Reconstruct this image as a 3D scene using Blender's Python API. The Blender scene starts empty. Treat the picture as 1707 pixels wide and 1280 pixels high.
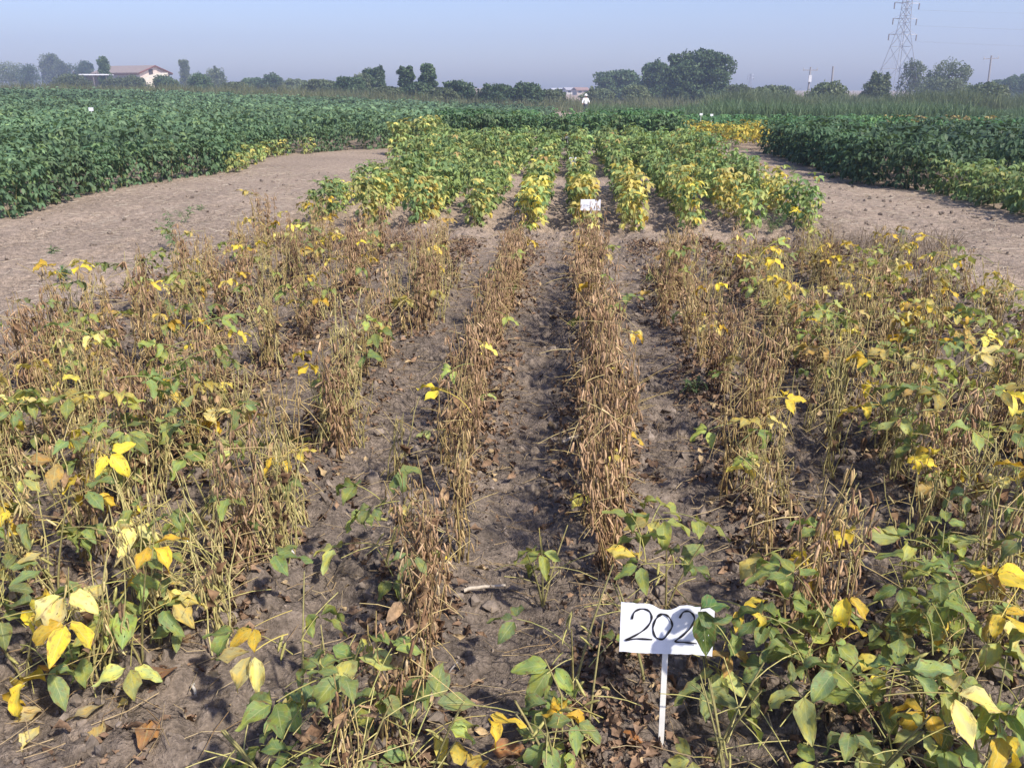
import bpy, bmesh, math, random
import numpy as np
from mathutils import Vector, Matrix, Euler

R = np.random.default_rng(7)
random.seed(7)
sc = bpy.context.scene
col = sc.collection
rad = math.radians

# ------------------------------------------------------------------ camera
FPX, CX, CY, EYE = 1420.0, 853.5, 640.0, 1.5
HOR = 145.0
PITCH = math.atan((CY - HOR) / FPX)
YAW = math.atan(101.5 * math.cos(PITCH) / FPX)
cd = bpy.data.cameras.new('camera')
cam = bpy.data.objects.new('camera', cd)
col.objects.link(cam)
cd.sensor_fit = 'HORIZONTAL'; cd.sensor_width = 36.0
cd.lens = FPX / 1707.0 * 36.0
cd.clip_start = 0.05; cd.clip_end = 6000.0
cam.location = (0, 0, EYE)
cam.rotation_euler = (math.pi / 2 - PITCH, 0, YAW)
sc.camera = cam

# ------------------------------------------------------------------ sky, sun, exposure
SUN_EL, SUN_AZ = rad(47), rad(134)          # azimuth clockwise from the row direction (+Y)
w = bpy.data.worlds.new('World'); sc.world = w; w.use_nodes = True
nt = w.node_tree; nt.nodes.clear()
out = nt.nodes.new('ShaderNodeOutputWorld'); bg = nt.nodes.new('ShaderNodeBackground')
sky = nt.nodes.new('ShaderNodeTexSky'); sky.sky_type = 'NISHITA'; sky.sun_disc = False
sky.sun_elevation = SUN_EL; sky.sun_rotation = SUN_AZ
sky.air_density = 1.0; sky.dust_density = 1.2; sky.ozone_density = 2.0
tint = nt.nodes.new('ShaderNodeMix'); tint.data_type = 'RGBA'; tint.blend_type = 'MULTIPLY'
tint.inputs[0].default_value = 1.0
tint.inputs[7].default_value = (0.92, 0.92, 1.18, 1)
nt.links.new(sky.outputs[0], tint.inputs[6])
nt.links.new(tint.outputs[2], bg.inputs[0])
bg.inputs[1].default_value = 0.118
nt.links.new(bg.outputs[0], out.inputs[0])
sl = bpy.data.lights.new('sun', 'SUN'); sl.energy = 4.6; sl.angle = rad(2.0); sl.color = (1.0, 0.935, 0.84)
so = bpy.data.objects.new('sun', sl); col.objects.link(so)
sdir = Vector((math.cos(SUN_EL) * math.sin(SUN_AZ), math.cos(SUN_EL) * math.cos(SUN_AZ), math.sin(SUN_EL)))
so.rotation_euler = sdir.to_track_quat('Z', 'Y').to_euler(); so.location = sdir * 60
sc.view_settings.view_transform = 'Standard'; sc.view_settings.look = 'None'
sc.view_settings.exposure = 0.45; sc.view_settings.gamma = 1.0
try: sc.view_settings.use_curve_mapping = False
except Exception: pass
sc.cycles.use_denoising = True
sc.cycles.max_bounces = 5; sc.cycles.transparent_max_bounces = 8
sc.cycles.diffuse_bounces = 4; sc.cycles.volume_bounces = 1
sc.cycles.caustics_reflective = False; sc.cycles.caustics_refractive = False

# ------------------------------------------------------------------ helpers
def at(px, Y):
    """X of a point at row distance Y that shows at picture column px (near the horizon)"""
    a = math.atan((px - CX) / FPX * math.cos(PITCH)) - YAW
    return Y * math.tan(a)

def zat(py, px, Y):
    """height of a point at row distance Y that shows at picture row py"""
    el = math.atan((CY - py) / FPX) - PITCH
    d = Y / math.cos(math.atan((px - CX) / FPX * math.cos(PITCH)) - YAW)
    return EYE + d * math.tan(el)

def gnd(px, py, z=0.0):
    x = (px - CX) / FPX; y = (CY - py) / FPX
    dy = math.cos(PITCH) + y * math.sin(PITCH); dz = -math.sin(PITCH) + y * math.cos(PITCH)
    c, s = math.cos(YAW), math.sin(YAW)
    t = (z - EYE) / dz
    return (c * x - s * dy) * t, (s * x + c * dy) * t

def sstep(a, b, x):
    t = np.clip((np.asarray(x, float) - a) / (b - a), 0, 1)
    return t * t * (3 - 2 * t)

def terrain(X, Y):
    X = np.asarray(X, float); Y = np.asarray(Y, float)
    return sstep(18, 80, Y) * (-0.90 + 0.039 * np.clip(-X, 0, 75) * (1 - 0.5 * sstep(30, 75, -X)))

def hash2(ix, iy, seed=0):
    n = (ix.astype(np.int64) * 374761393 + iy.astype(np.int64) * 668265263 + seed * 982451653) & 0xffffffff
    n = ((n ^ (n >> 13)) * 1274126177) & 0xffffffff
    n = n ^ (n >> 16)
    return (n & 0xffffff) / float(0xffffff)

def vnoise(x, y, seed=0):
    ix = np.floor(x).astype(int); iy = np.floor(y).astype(int)
    fx = x - ix; fy = y - iy
    fx = fx * fx * (3 - 2 * fx); fy = fy * fy * (3 - 2 * fy)
    a = hash2(ix, iy, seed); b = hash2(ix + 1, iy, seed); c = hash2(ix, iy + 1, seed); d = hash2(ix + 1, iy + 1, seed)
    return (a * (1 - fx) + b * fx) * (1 - fy) + (c * (1 - fx) + d * fx) * fy

def worley(x, y, seed=0):
    ix = np.floor(x).astype(int); iy = np.floor(y).astype(int)
    d1 = np.full(x.shape, 9.0); d2 = np.full(x.shape, 9.0); idv = np.zeros(x.shape)
    for ox in (-1, 0, 1):
        for oy in (-1, 0, 1):
            cx, cy = ix + ox, iy + oy
            px = cx + hash2(cx, cy, seed); py = cy + hash2(cx, cy, seed + 5)
            d = np.hypot(x - px, y - py)
            v = hash2(cx, cy, seed + 9)
            near = d < d1
            d2 = np.where(near, d1, np.minimum(d2, d))
            idv = np.where(near, v, idv)
            d1 = np.where(near, d, d1)
    return d1, d2, idv

class MB:
    """collects geometry; build() links it as ONE mesh object"""
    def __init__(s): s.V = []; s.Q = []; s.T = []; s.C = []; s.U = []; s.n = 0
    def add(s, V, Q=None, T=None, c=(1, 1, 1), uv=None):
        V = np.asarray(V, float).reshape(-1, 3); n = len(V)
        s.V.append(V)
        if Q is not None and len(Q): s.Q.append(np.asarray(Q, int).reshape(-1, 4) + s.n)
        if T is not None and len(T): s.T.append(np.asarray(T, int).reshape(-1, 3) + s.n)
        c = np.asarray(c, float)
        s.C.append(np.broadcast_to(c, (n, 3)) if c.ndim == 1 else c)
        s.U.append(np.zeros((n, 2)) if uv is None else np.asarray(uv, float))
        s.n += n
    def inst(s, proto, M, P, c):
        """proto = (V, Q, uv); M (N,3,3), P (N,3), c (N,3)"""
        V, Q, uv = proto
        N, k = len(P), len(V)
        if N == 0: return
        W = np.einsum('nij,kj->nki', M, V) + P[:, None, :]
        QQ = (Q[None] + (np.arange(N) * k)[:, None, None]).reshape(-1, 4)
        s.add(W.reshape(-1, 3), QQ, None, np.repeat(c, k, 0), np.tile(uv, (N, 1)))
    def tube(s, P, r, c=(1, 1, 1), k=5):
        P = np.asarray(P, float); n = len(P)
        r = np.broadcast_to(np.asarray(r, float), (n,))
        T = np.gradient(P, axis=0); T /= np.linalg.norm(T, axis=1)[:, None] + 1e-12
        ref = np.array([0.31, 0.94, 0.12]) if abs(T[0][1]) < 0.8 else np.array([0.95, 0.1, 0.3])
        A = np.cross(T, ref); A /= np.linalg.norm(A, axis=1)[:, None] + 1e-12
        B = np.cross(T, A)
        th = np.arange(k) / k * 2 * math.pi
        V = (P[:, None] + r[:, None, None] * (np.cos(th)[None, :, None] * A[:, None] + np.sin(th)[None, :, None] * B[:, None])).reshape(-1, 3)
        i = np.arange(n - 1)[:, None] * k; j = np.arange(k)[None]
        Q = np.stack([i + j, i + (j + 1) % k, i + k + (j + 1) % k, i + k + j], -1).reshape(-1, 4)
        s.add(V, Q, None, c)
    def box(s, lo, hi, c=(1, 1, 1), M=None, off=(0, 0, 0)):
        x0, y0, z0 = lo; x1, y1, z1 = hi
        V = np.array([(x0, y0, z0), (x1, y0, z0), (x1, y1, z0), (x0, y1, z0), (x0, y0, z1), (x1, y0, z1), (x1, y1, z1), (x0, y1, z1)], float)
        if M is not None: V = V @ np.asarray(M).T
        V = V + np.asarray(off)
        s.add(V, [(3, 2, 1, 0), (4, 5, 6, 7), (0, 1, 5, 4), (1, 2, 6, 5), (2, 3, 7, 6), (3, 0, 4, 7)], None, c)
    def mesh(s, name, mat, smooth=True):
        V = np.concatenate(s.V) if s.V else np.zeros((0, 3))
        Q = np.concatenate(s.Q) if s.Q else np.zeros((0, 4), int)
        T = np.concatenate(s.T) if s.T else np.zeros((0, 3), int)
        C = np.concatenate(s.C); U = np.concatenate(s.U)
        me = bpy.data.meshes.new(name)
        me.vertices.add(len(V)); me.vertices.foreach_set('co', V.astype(np.float32).ravel())
        L = np.concatenate([Q.ravel(), T.ravel()]).astype(np.int32)
        st = np.concatenate([np.arange(len(Q)) * 4, len(Q) * 4 + np.arange(len(T)) * 3]).astype(np.int32)
        me.loops.add(len(L)); me.loops.foreach_set('vertex_index', L)
        me.polygons.add(len(st)); me.polygons.foreach_set('loop_start', st)
        me.polygons.foreach_set('use_smooth', np.full(len(st), smooth))
        me.update(calc_edges=True)
        a = me.attributes.new('Col', 'FLOAT_COLOR', 'POINT')
        a.data.foreach_set('color', np.concatenate([C, np.ones((len(C), 1))], 1).astype(np.float32).ravel())
        uvl = me.uv_layers.new(name='UVMap')
        uvl.data.foreach_set('uv', U[L].astype(np.float32).ravel())
        me.materials.append(mat)
        return me
    def build(s, name, mat, parent=None, smooth=True):
        return link(name, s.mesh(name, mat, smooth), parent)

def link(name, data, parent=None):
    o = bpy.data.objects.new(name, data); col.objects.link(o)
    if parent is not None: o.parent = parent
    return o

def tag(o, label, cat=None, group=None, kind=None):
    if label: o['label'] = label
    if cat: o['category'] = cat
    if group: o['group'] = group
    if kind: o['kind'] = kind
    return o

def ordinal(n):
    return '%d%s' % (n, 'th' if 10 <= n % 100 <= 20 else {1: 'st', 2: 'nd', 3: 'rd'}.get(n % 10, 'th'))

def rotm(az, tilt=None, roll=None):
    """stack of rotations Rz(az) Rx(tilt) Ry(roll) as (N,3,3)"""
    az = np.asarray(az, float); N = len(az)
    def st(a, b, c): return np.stack([np.stack(a, -1), np.stack(b, -1), np.stack(c, -1)], -2)
    z, o = np.zeros(N), np.ones(N)
    c, s = np.cos(az), np.sin(az)
    M = st((c, -s, z), (s, c, z), (z, z, o))
    if tilt is not None:
        c, s = np.cos(tilt), np.sin(tilt); M = M @ st((o, z, z), (z, c, -s), (z, s, c))
    if roll is not None:
        c, s = np.cos(roll), np.sin(roll); M = M @ st((c, z, s), (z, o, z), (-s, z, c))
    return M

# ------------------------------------------------------------------ materials
def mat_new(name):
    m = bpy.data.materials.new(name); m.use_nodes = True
    n = m.node_tree; n.nodes.clear()
    return m, n, (lambda t: n.nodes.new(t)), n.links.new

def mth(N, L, op, a, b=None, c=None):
    x = N('ShaderNodeMath'); x.operation = op
    for i, v in enumerate((a, b, c)):
        if v is None: continue
        if isinstance(v, (int, float)): x.inputs[i].default_value = v
        else: L(v, x.inputs[i])
    return x.outputs[0]

def mixc(N, L, fac, a, b, mode='MIX'):
    x = N('ShaderNodeMix'); x.data_type = 'RGBA'; x.blend_type = mode
    for s, v in ((x.inputs[0], fac), (x.inputs[6], a), (x.inputs[7], b)):
        if isinstance(v, (int, float)): s.default_value = v
        elif isinstance(v, tuple): s.default_value = (v[0], v[1], v[2], 1)
        else: L(v, s)
    return x.outputs[2]

def leaf_material(name, source, holes=False, veins=True, transl=0.3, hue=0.03, rough=0.6):
    m, n, N, L = mat_new(name)
    info = N('ShaderNodeObjectInfo')
    if source == 'object': base = info.outputs['Color']
    else:
        a = N('ShaderNodeAttribute'); a.attribute_name = 'Col'; base = a.outputs['Color']
    hsv = N('ShaderNodeHueSaturation')
    hsv.inputs['Hue'].default_value = 0.5
    L(mth(N, L, 'ADD', mth(N, L, 'MULTIPLY', info.outputs['Random'], 0.4), 0.8), hsv.inputs['Value'])
    L(mth(N, L, 'ADD', mth(N, L, 'MULTIPLY', info.outputs['Random'], hue), 0.5 - hue / 2), hsv.inputs['Hue'])
    L(base, hsv.inputs['Color']); c = hsv.outputs[0]
    bs = N('ShaderNodeBsdfPrincipled'); bs.inputs['Roughness'].default_value = rough
    bs.inputs['Specular IOR Level'].default_value = 0.25
    hole = None
    if veins:
        uv = N('ShaderNodeUVMap'); sp = N('ShaderNodeSeparateXYZ'); L(uv.outputs[0], sp.inputs[0])
        au = mth(N, L, 'ABSOLUTE', sp.outputs[0])
        mid = mth(N, L, 'LESS_THAN', au, 0.05)
        side = mth(N, L, 'SINE', mth(N, L, 'MULTIPLY', mth(N, L, 'SUBTRACT', sp.outputs[1], mth(N, L, 'MULTIPLY', au, 0.22)), 46.0))
        vein = mth(N, L, 'MAXIMUM', mid, mth(N, L, 'MULTIPLY', mth(N, L, 'GREATER_THAN', side, 0.9), 0.5))
        cb = N('ShaderNodeCombineXYZ'); L(sp.outputs[0], cb.inputs[0])
        L(mth(N, L, 'MULTIPLY', sp.outputs[1], 2.0), cb.inputs[1])
        L(mth(N, L, 'MULTIPLY', info.outputs['Random'], 57.0), cb.inputs[2])
        nz = N('ShaderNodeTexNoise'); nz.inputs['Scale'].default_value = 1.6; nz.inputs['Detail'].default_value = 3.0
        L(cb.outputs[0], nz.inputs['Vector'])
        bl = N('ShaderNodeMapRange'); bl.inputs['From Min'].default_value = 0.42; bl.inputs['From Max'].default_value = 0.66
        L(nz.outputs[0], bl.inputs['Value'])
        c = mixc(N, L, mth(N, L, 'MULTIPLY', bl.outputs[0], 0.75), c, mixc(N, L, 1.0, c, (1.7, 1.35, 0.6), 'MULTIPLY'))
        c = mixc(N, L, mth(N, L, 'MULTIPLY', vein, 0.6), c, mixc(N, L, 0.5, c, (0.62, 0.62, 0.28)))
        # brown scorched edges and specks
        nz2 = N('ShaderNodeTexNoise'); nz2.inputs['Scale'].default_value = 3.4; nz2.inputs['Detail'].default_value = 4.0
        L(cb.outputs[0], nz2.inputs['Vector'])
        ed = mth(N, L, 'ADD', mth(N, L, 'MULTIPLY', au, 0.22), nz2.outputs[0])
        edm = N('ShaderNodeMapRange'); edm.inputs['From Min'].default_value = 0.66; edm.inputs['From Max'].default_value = 0.86
        L(ed, edm.inputs['Value'])
        c = mixc(N, L, mth(N, L, 'MULTIPLY', edm.outputs[0], 0.75), c, (0.22, 0.12, 0.05))
        bp = N('ShaderNodeBump'); bp.inputs['Strength'].default_value = 0.35; bp.inputs['Distance'].default_value = 0.002
        L(mth(N, L, 'SUBTRACT', nz2.outputs[0], vein), bp.inputs['Height']); L(bp.outputs[0], bs.inputs['Normal'])
        if holes:
            vo = N('ShaderNodeTexVoronoi'); vo.inputs['Scale'].default_value = 3.6
            L(cb.outputs[0], vo.inputs['Vector'])
            pick = N('ShaderNodeSeparateColor'); L(vo.outputs['Color'], pick.inputs[0])
            hole = mth(N, L, 'MULTIPLY', mth(N, L, 'LESS_THAN', vo.outputs['Distance'], mth(N, L, 'MULTIPLY', pick.outputs[1], 0.24)),
                       mth(N, L, 'GREATER_THAN', pick.outputs[0], 0.62))
    L(c, bs.inputs['Base Color'])
    tr = N('ShaderNodeBsdfTranslucent'); L(mixc(N, L, 1.0, c, (1.25, 1.2, 0.7), 'MULTIPLY'), tr.inputs['Color'])
    mx = N('ShaderNodeMixShader'); mx.inputs[0].default_value = transl
    L(bs.outputs[0], mx.inputs[1]); L(tr.outputs[0], mx.inputs[2]); last = mx.outputs[0]
    if hole is not None:
        tp = N('ShaderNodeBsdfTransparent'); m2 = N('ShaderNodeMixShader')
        L(hole, m2.inputs[0]); L(last, m2.inputs[1]); L(tp.outputs[0], m2.inputs[2]); last = m2.outputs[0]
    o = N('ShaderNodeOutputMaterial'); L(last, o.inputs[0])
    return m

def attr_material(name, rough=0.8, vary=0.3, noise_scale=60.0, noise_amt=0.35, spec=0.25, bump=0.0):
    m, n, N, L = mat_new(name)
    a = N('ShaderNodeAttribute'); a.attribute_name = 'Col'
    info = N('ShaderNodeObjectInfo')
    hsv = N('ShaderNodeHueSaturation')
    L(mth(N, L, 'ADD', mth(N, L, 'MULTIPLY', info.outputs['Random'], vary), 1 - vary / 2), hsv.inputs['Value'])
    L(a.outputs['Color'], hsv.inputs['Color'])
    tc = N('ShaderNodeTexCoord'); nz = N('ShaderNodeTexNoise'); nz.inputs['Scale'].default_value = noise_scale; nz.inputs['Detail'].default_value = 4
    L(tc.outputs['Object'], nz.inputs['Vector'])
    f = N('ShaderNodeMapRange'); f.inputs['From Min'].default_value = 0.3; f.inputs['From Max'].default_value = 0.7
    f.inputs['To Min'].default_value = 1 - noise_amt; f.inputs['To Max'].default_value = 1 + noise_amt
    L(nz.outputs[0], f.inputs['Value'])
    cc = N('ShaderNodeCombineXYZ')
    for i in range(3): L(f.outputs[0], cc.inputs[i])
    c = mixc(N, L, 1.0, hsv.outputs[0], cc.outputs[0], 'MULTIPLY')
    bs = N('ShaderNodeBsdfPrincipled'); bs.inputs['Roughness'].default_value = rough; bs.inputs['Specular IOR Level'].default_value = spec
    L(c, bs.inputs['Base Color'])
    if bump:
        bp = N('ShaderNodeBump'); bp.inputs['Strength'].default_value = bump; bp.inputs['Distance'].default_value = 0.01
        L(nz.outputs[0], bp.inputs['Height']); L(bp.outputs[0], bs.inputs['Normal'])
    o = N('ShaderNodeOutputMaterial'); L(bs.outputs[0], o.inputs[0])
    return m

def soil_material():
    m, n, N, L = mat_new('soil')
    tc = N('ShaderNodeTexCoord')
    a = N('ShaderNodeAttribute'); a.attribute_name = 'Col'; sp = N('ShaderNodeSeparateColor'); L(a.outputs['Color'], sp.inputs[0])
    n1 = N('ShaderNodeTexNoise'); n1.inputs['Scale'].default_value = 0.55; n1.inputs['Detail'].default_value = 5; n1.inputs['Roughness'].default_value = 0.6
    n2 = N('ShaderNodeTexNoise'); n2.inputs['Scale'].default_value = 14.0; n2.inputs['Detail'].default_value = 8; n2.inputs['Roughness'].default_value = 0.68
    n3 = N('ShaderNodeTexNoise'); n3.inputs['Scale'].default_value = 95.0; n3.inputs['Detail'].default_value = 4
    vo = N('ShaderNodeTexVoronoi'); vo.feature = 'DISTANCE_TO_EDGE'; vo.inputs['Scale'].default_value = 26.0
    for x in (n1, n2, n3): L(tc.outputs['Object'], x.inputs['Vector'])
    wr = N('ShaderNodeVectorMath'); wr.operation = 'MULTIPLY_ADD'
    L(n2.outputs['Color'], wr.inputs[0]); wr.inputs[1].default_value = (0.06, 0.06, 0.06); L(tc.outputs['Object'], wr.inputs[2])
    L(wr.outputs[0], vo.inputs['Vector'])
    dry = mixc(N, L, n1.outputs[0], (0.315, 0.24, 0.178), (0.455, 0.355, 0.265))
    plot_shade = mixc(N, L, n1.outputs[0], (0.125, 0.102, 0.082), (0.255, 0.205, 0.162))  # darker plot soil, shade of plants and litter painted into its colour
    c = mixc(N, L, sp.outputs[0], dry, plot_shade)
    f2 = N('ShaderNodeMapRange'); f2.inputs['From Min'].default_value = 0.32; f2.inputs['From Max'].default_value = 0.68
    f2.inputs['To Min'].default_value = 0.55; f2.inputs['To Max'].default_value = 1.32; L(n2.outputs[0], f2.inputs['Value'])
    f3 = N('ShaderNodeMapRange'); f3.inputs['From Min'].default_value = 0.3; f3.inputs['From Max'].default_value = 0.7
    f3.inputs['To Min'].default_value = 0.68; f3.inputs['To Max'].default_value = 1.28; L(n3.outputs[0], f3.inputs['Value'])
    g = mth(N, L, 'MULTIPLY', f2.outputs[0], f3.outputs[0])
    cc = N('ShaderNodeCombineXYZ')
    for i in range(3): L(g, cc.inputs[i])
    c = mixc(N, L, 1.0, c, cc.outputs[0], 'MULTIPLY')
    bs = N('ShaderNodeBsdfPrincipled'); bs.inputs['Roughness'].default_value = 0.95; bs.inputs['Specular IOR Level'].default_value = 0.15
    L(c, bs.inputs['Base Color'])
    ck = N('ShaderNodeMapRange'); ck.inputs['From Min'].default_value = 0.0; ck.inputs['From Max'].default_value = 0.07; L(vo.outputs['Distance'], ck.inputs['Value'])
    h = mth(N, L, 'ADD', mth(N, L, 'MULTIPLY', n2.outputs[0], 1.6), mth(N, L, 'ADD', mth(N, L, 'MULTIPLY', n3.outputs[0], 0.45), mth(N, L, 'MULTIPLY', ck.outputs[0], mth(N, L, 'MULTIPLY', sp.outputs[1], 0.35))))
    bp = N('ShaderNodeBump'); bp.inputs['Strength'].default_value = 0.9; bp.inputs['Distance'].default_value = 0.026
    L(h, bp.inputs['Height']); L(bp.outputs[0], bs.inputs['Normal'])
    o = N('ShaderNodeOutputMaterial'); L(bs.outputs[0], o.inputs[0])
    return m

M_SOIL = soil_material()
M_LEAF = leaf_material('soybean_leaf', 'object', holes=True)
M_LEAFC = leaf_material('soybean_foliage', 'attr', veins=False, transl=0.3, hue=0.03)
M_FAR = leaf_material('field_foliage', 'attr', veins=False, transl=0.25, hue=0.0, rough=0.5)
M_POD = attr_material('dry_pod', rough=0.75, vary=0.35, noise_scale=140, noise_amt=0.3)
M_STEM = attr_material('dry_stem', rough=0.8, vary=0.3, noise_scale=90, noise_amt=0.25)
M_LITTER = attr_material('dead_leaf', rough=0.85, vary=0.0, noise_scale=70, noise_amt=0.35, bump=0.4)
M_CLOD = attr_material('soil_clod', rough=0.97, vary=0.0, noise_scale=45, noise_amt=0.35, spec=0.1, bump=0.9)
M_BARK = attr_material('bark', rough=0.9, vary=0.2, noise_scale=6, noise_amt=0.35)
M_BUILD = attr_material('render_and_tile', rough=0.85, vary=0.0, noise_scale=2.0, noise_amt=0.12)
M_METAL = attr_material('galvanised_steel', rough=0.5, vary=0.0, noise_scale=3.0, noise_amt=0.12, spec=0.5)
M_CARD = attr_material('white_card', rough=0.55, vary=0.0, noise_scale=22.0, noise_amt=0.09, spec=0.35)
M_INK = attr_material('marker_ink', rough=0.4, vary=0.0, noise_scale=80.0, noise_amt=0.3, spec=0.4)
M_CLOTH = attr_material('cloth', rough=0.9, vary=0.0, noise_scale=12.0, noise_amt=0.1)

# ------------------------------------------------------------------ ground
ROWS = [-2.85 + 0.6 * k for k in range(10)]; ROWS[4] = -0.42
def steps(a, b, s0, s1):
    v = [a]
    while v[-1] < b:
        t = (v[-1] - a) / (b - a); v.append(v[-1] + s0 + (s1 - s0) * t)
    v[-1] = b
    return v

def relief(X, Y):
    """clods, furrows and cracks of the tilled plot; gentler on the trodden paths"""
    till = sstep(-3.7, -3.2, X) * (1 - sstep(2.8, 3.3, X)) * (1 - sstep(21, 22, Y))
    near = 1 - sstep(9.5, 22, Y)
    ph = (X + 2.85) / 0.6
    fur = 0.026 * np.cos(2 * math.pi * ph)
    wx, wy = X + 0.03 * vnoise(X * 9, Y * 9, 3), Y + 0.03 * vnoise(X * 9, Y * 9, 4)
    d1, d2, iv = worley(wx * 11, wy * 11, 1)
    e1, e2, jv = worley(wx * 27, wy * 27, 2)
    big = vnoise(X * 2.2, Y * 2.2, 6) - 0.5
    mid = vnoise(X * 7, Y * 7, 7) - 0.5
    fine = vnoise(X * 33, Y * 33, 8) - 0.5 + 0.5 * (vnoise(X * 64, Y * 64, 9) - 0.5)
    cl = np.clip((d2 - d1) * 3.0, 0, 1) * (0.25 + iv) * 0.032 + np.clip((e2 - e1) * 3, 0, 1) * jv * 0.016
    patch = np.clip(vnoise(X * 1.3, Y * 1.3, 12) * 2.2 - 0.5, 0, 1)
    z = till * (fur + cl * (0.45 + 0.8 * patch) + 0.05 * big + 0.036 * mid + 0.020 * fine)
    z = z + (1 - till) * near * (0.045 * big + 0.022 * mid + 0.012 * fine + cl * 0.35)
    trk = sum(np.exp(-((X - xc - 0.12 * np.sin(Y * 0.35 + xc)) / 0.13) ** 4) for xc in (-5.6, -4.3, 3.75, 4.6))
    z = z - (1 - till) * near * trk * (0.022 + 0.014 * np.sin(Y * 38))
    return z * (0.25 + 0.75 * near)

def build_ground():
    xs = [-600, -420, -280, -180, -120, -80, -55, -40, -30, -22, -16, -12] + steps(-9, -3.4, 0.12, 0.03) + steps(-3.4, 3.1, 0.020, 0.020)[1:] + steps(3.1, 6.5, 0.03, 0.12)[1:] + [8, 10, 13, 17, 22, 30, 40, 55, 80, 120, 180, 280, 420, 600]
    ys = [-60, -30, -12, -5, -2, 0, 0.6] + steps(1.1, 9.4, 0.0155, 0.055) + steps(9.4, 26, 0.05, 0.5)[1:] + [28, 31, 35, 40, 46, 52, 60, 70, 80, 95, 115, 140, 180, 240, 320, 430, 600]
    X, Y = np.meshgrid(np.array(xs, float), np.array(ys, float))
    Z = terrain(X, Y) + relief(X, Y)
    till = sstep(-3.7, -3.1, X) * (1 - sstep(2.7, 3.3, X)) * (1 - sstep(7.0, 9.5, Y)) * (0.6 + 0.4 * vnoise(X * 3, Y * 3, 20))  # plot mask for the soil colour that carries the painted shade
    ck = np.clip(vnoise(X * 1.1, Y * 1.1, 21) * 1.6 - 0.4, 0, 1)
    V = np.stack([X, Y, Z], -1).reshape(-1, 3)
    h, wd = X.shape
    i = np.arange(h - 1)[:, None] * wd; j = np.arange(wd - 1)[None]
    Q = np.stack([i + j, i + j + 1, i + wd + j + 1, i + wd + j], -1).reshape(-1, 4)
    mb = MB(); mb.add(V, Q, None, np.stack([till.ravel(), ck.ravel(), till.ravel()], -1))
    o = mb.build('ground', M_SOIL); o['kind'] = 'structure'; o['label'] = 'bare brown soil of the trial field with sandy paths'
    return o
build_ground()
def gz(x, y):
    a, b = np.array([x], float), np.array([y], float)
    return float((terrain(a, b) + relief(a, b))[0])

# ------------------------------------------------------------------ leaf shapes
def leaflet(L=0.08, W=0.048, fold=0.25, droop=0.6, wave=0.006, nv=6, nu=4, rng=R, tip=1.0):
    t = np.linspace(0, 1, nv + 1); s = np.linspace(-1, 1, nu + 1)
    wd = np.sin(math.pi * np.clip(t, 0.0, 1) ** (0.70 * tip)) ** 0.95
    wd = np.maximum(wd, 0.035); wd[0] = 0.05
    ang = droop * (t ** 1.3)
    dl = L / nv
    y = np.concatenate([[0], np.cumsum(np.cos((ang[1:] + ang[:-1]) / 2) * dl)])
    z = np.concatenate([[0], -np.cumsum(np.sin((ang[1:] + ang[:-1]) / 2) * dl)])
    p1, p2 = rng.uniform(0, 6.28, 2)
    T, S = np.meshgrid(t, s, indexing='ij')
    X = S * wd[:, None] * W / 2
    Zc = fold * np.abs(X) + wave * np.sin(T * 9 + p1 + S * 1.2) * np.abs(S) ** 1.5 + 0.3 * wave * np.sin(T * 17 + p2)
    Yc = y[:, None] + np.sin(ang)[:, None] * Zc + 0 * S
    Zc = z[:, None] + np.cos(ang)[:, None] * Zc
    V = np.stack([X, Yc, Zc], -1).reshape(-1, 3)
    uv = np.stack([S, T], -1).reshape(-1, 2)
    k = nu + 1
    i = np.arange(nv)[:, None] * k; j = np.arange(nu)[None]
    Q = np.stack([i + j, i + j + 1, i + k + j + 1, i + k + j], -1).reshape(-1, 4)
    return V, Q, uv

def simple_leaf(L, W, fold, droop, nv=2, nu=2):
    return leaflet(L, W, fold, droop, 0.0, nv, nu)

def petiole_path(L, lift=0.6, sag=0.5, n=5):
    t = np.linspace(0, 1, n)
    a = lift - sag * t
    dl = L / (n - 1)
    y = np.concatenate([[0], np.cumsum(np.cos(a[1:]) * dl)]); z = np.concatenate([[0], np.cumsum(np.sin(a[1:]) * dl)])
    return np.stack([0 * t, y, z], -1)

def hash_col(rng, a, b, n):
    t = rng.uniform(0, 1, (n, 1)); a, b = np.array(a), np.array(b)
    return a * (1 - t) + b * t

LEAFLETS = [leaflet(0.085, 0.040 + 0.003 * k, 0.2 + 0.08 * k, 0.3 + 0.22 * k, 0.005 + 0.0012 * k) for k in range(4)] + \
           [leaflet(0.085, 0.034, 0.9, 1.3, 0.010), leaflet(0.08, 0.040, 0.6, 1.8, 0.009), leaflet(0.09, 0.046, 0.15, 0.1, 0.007), leaflet(0.08, 0.040, 0.4, 0.9, 0.008)]
def leaf_mesh(p, name='leaflet'):
    mb = MB(); mb.add(p[0], p[1], None, (1, 1, 1), p[2]); return mb.mesh(name, M_LEAF)
LEAFLET_ME = [leaf_mesh(p) for p in LEAFLETS]
PETIOLES = [petiole_path(L, lift, sag) for L, lift, sag in ((0.10, 0.7, 0.5), (0.14, 0.6, 0.7), (0.17, 0.85, 0.9), (0.12, 0.3, 0.3), (0.08, 1.0, 0.4))]
def petiole_mesh(P):
    mb = MB(); mb.tube(P, np.linspace(0.0017, 0.0012, len(P)), (1, 1, 1), 5); return mb.mesh('leaf', M_LEAF)
PETIOLE_ME = [petiole_mesh(P) for P in PETIOLES]

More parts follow.
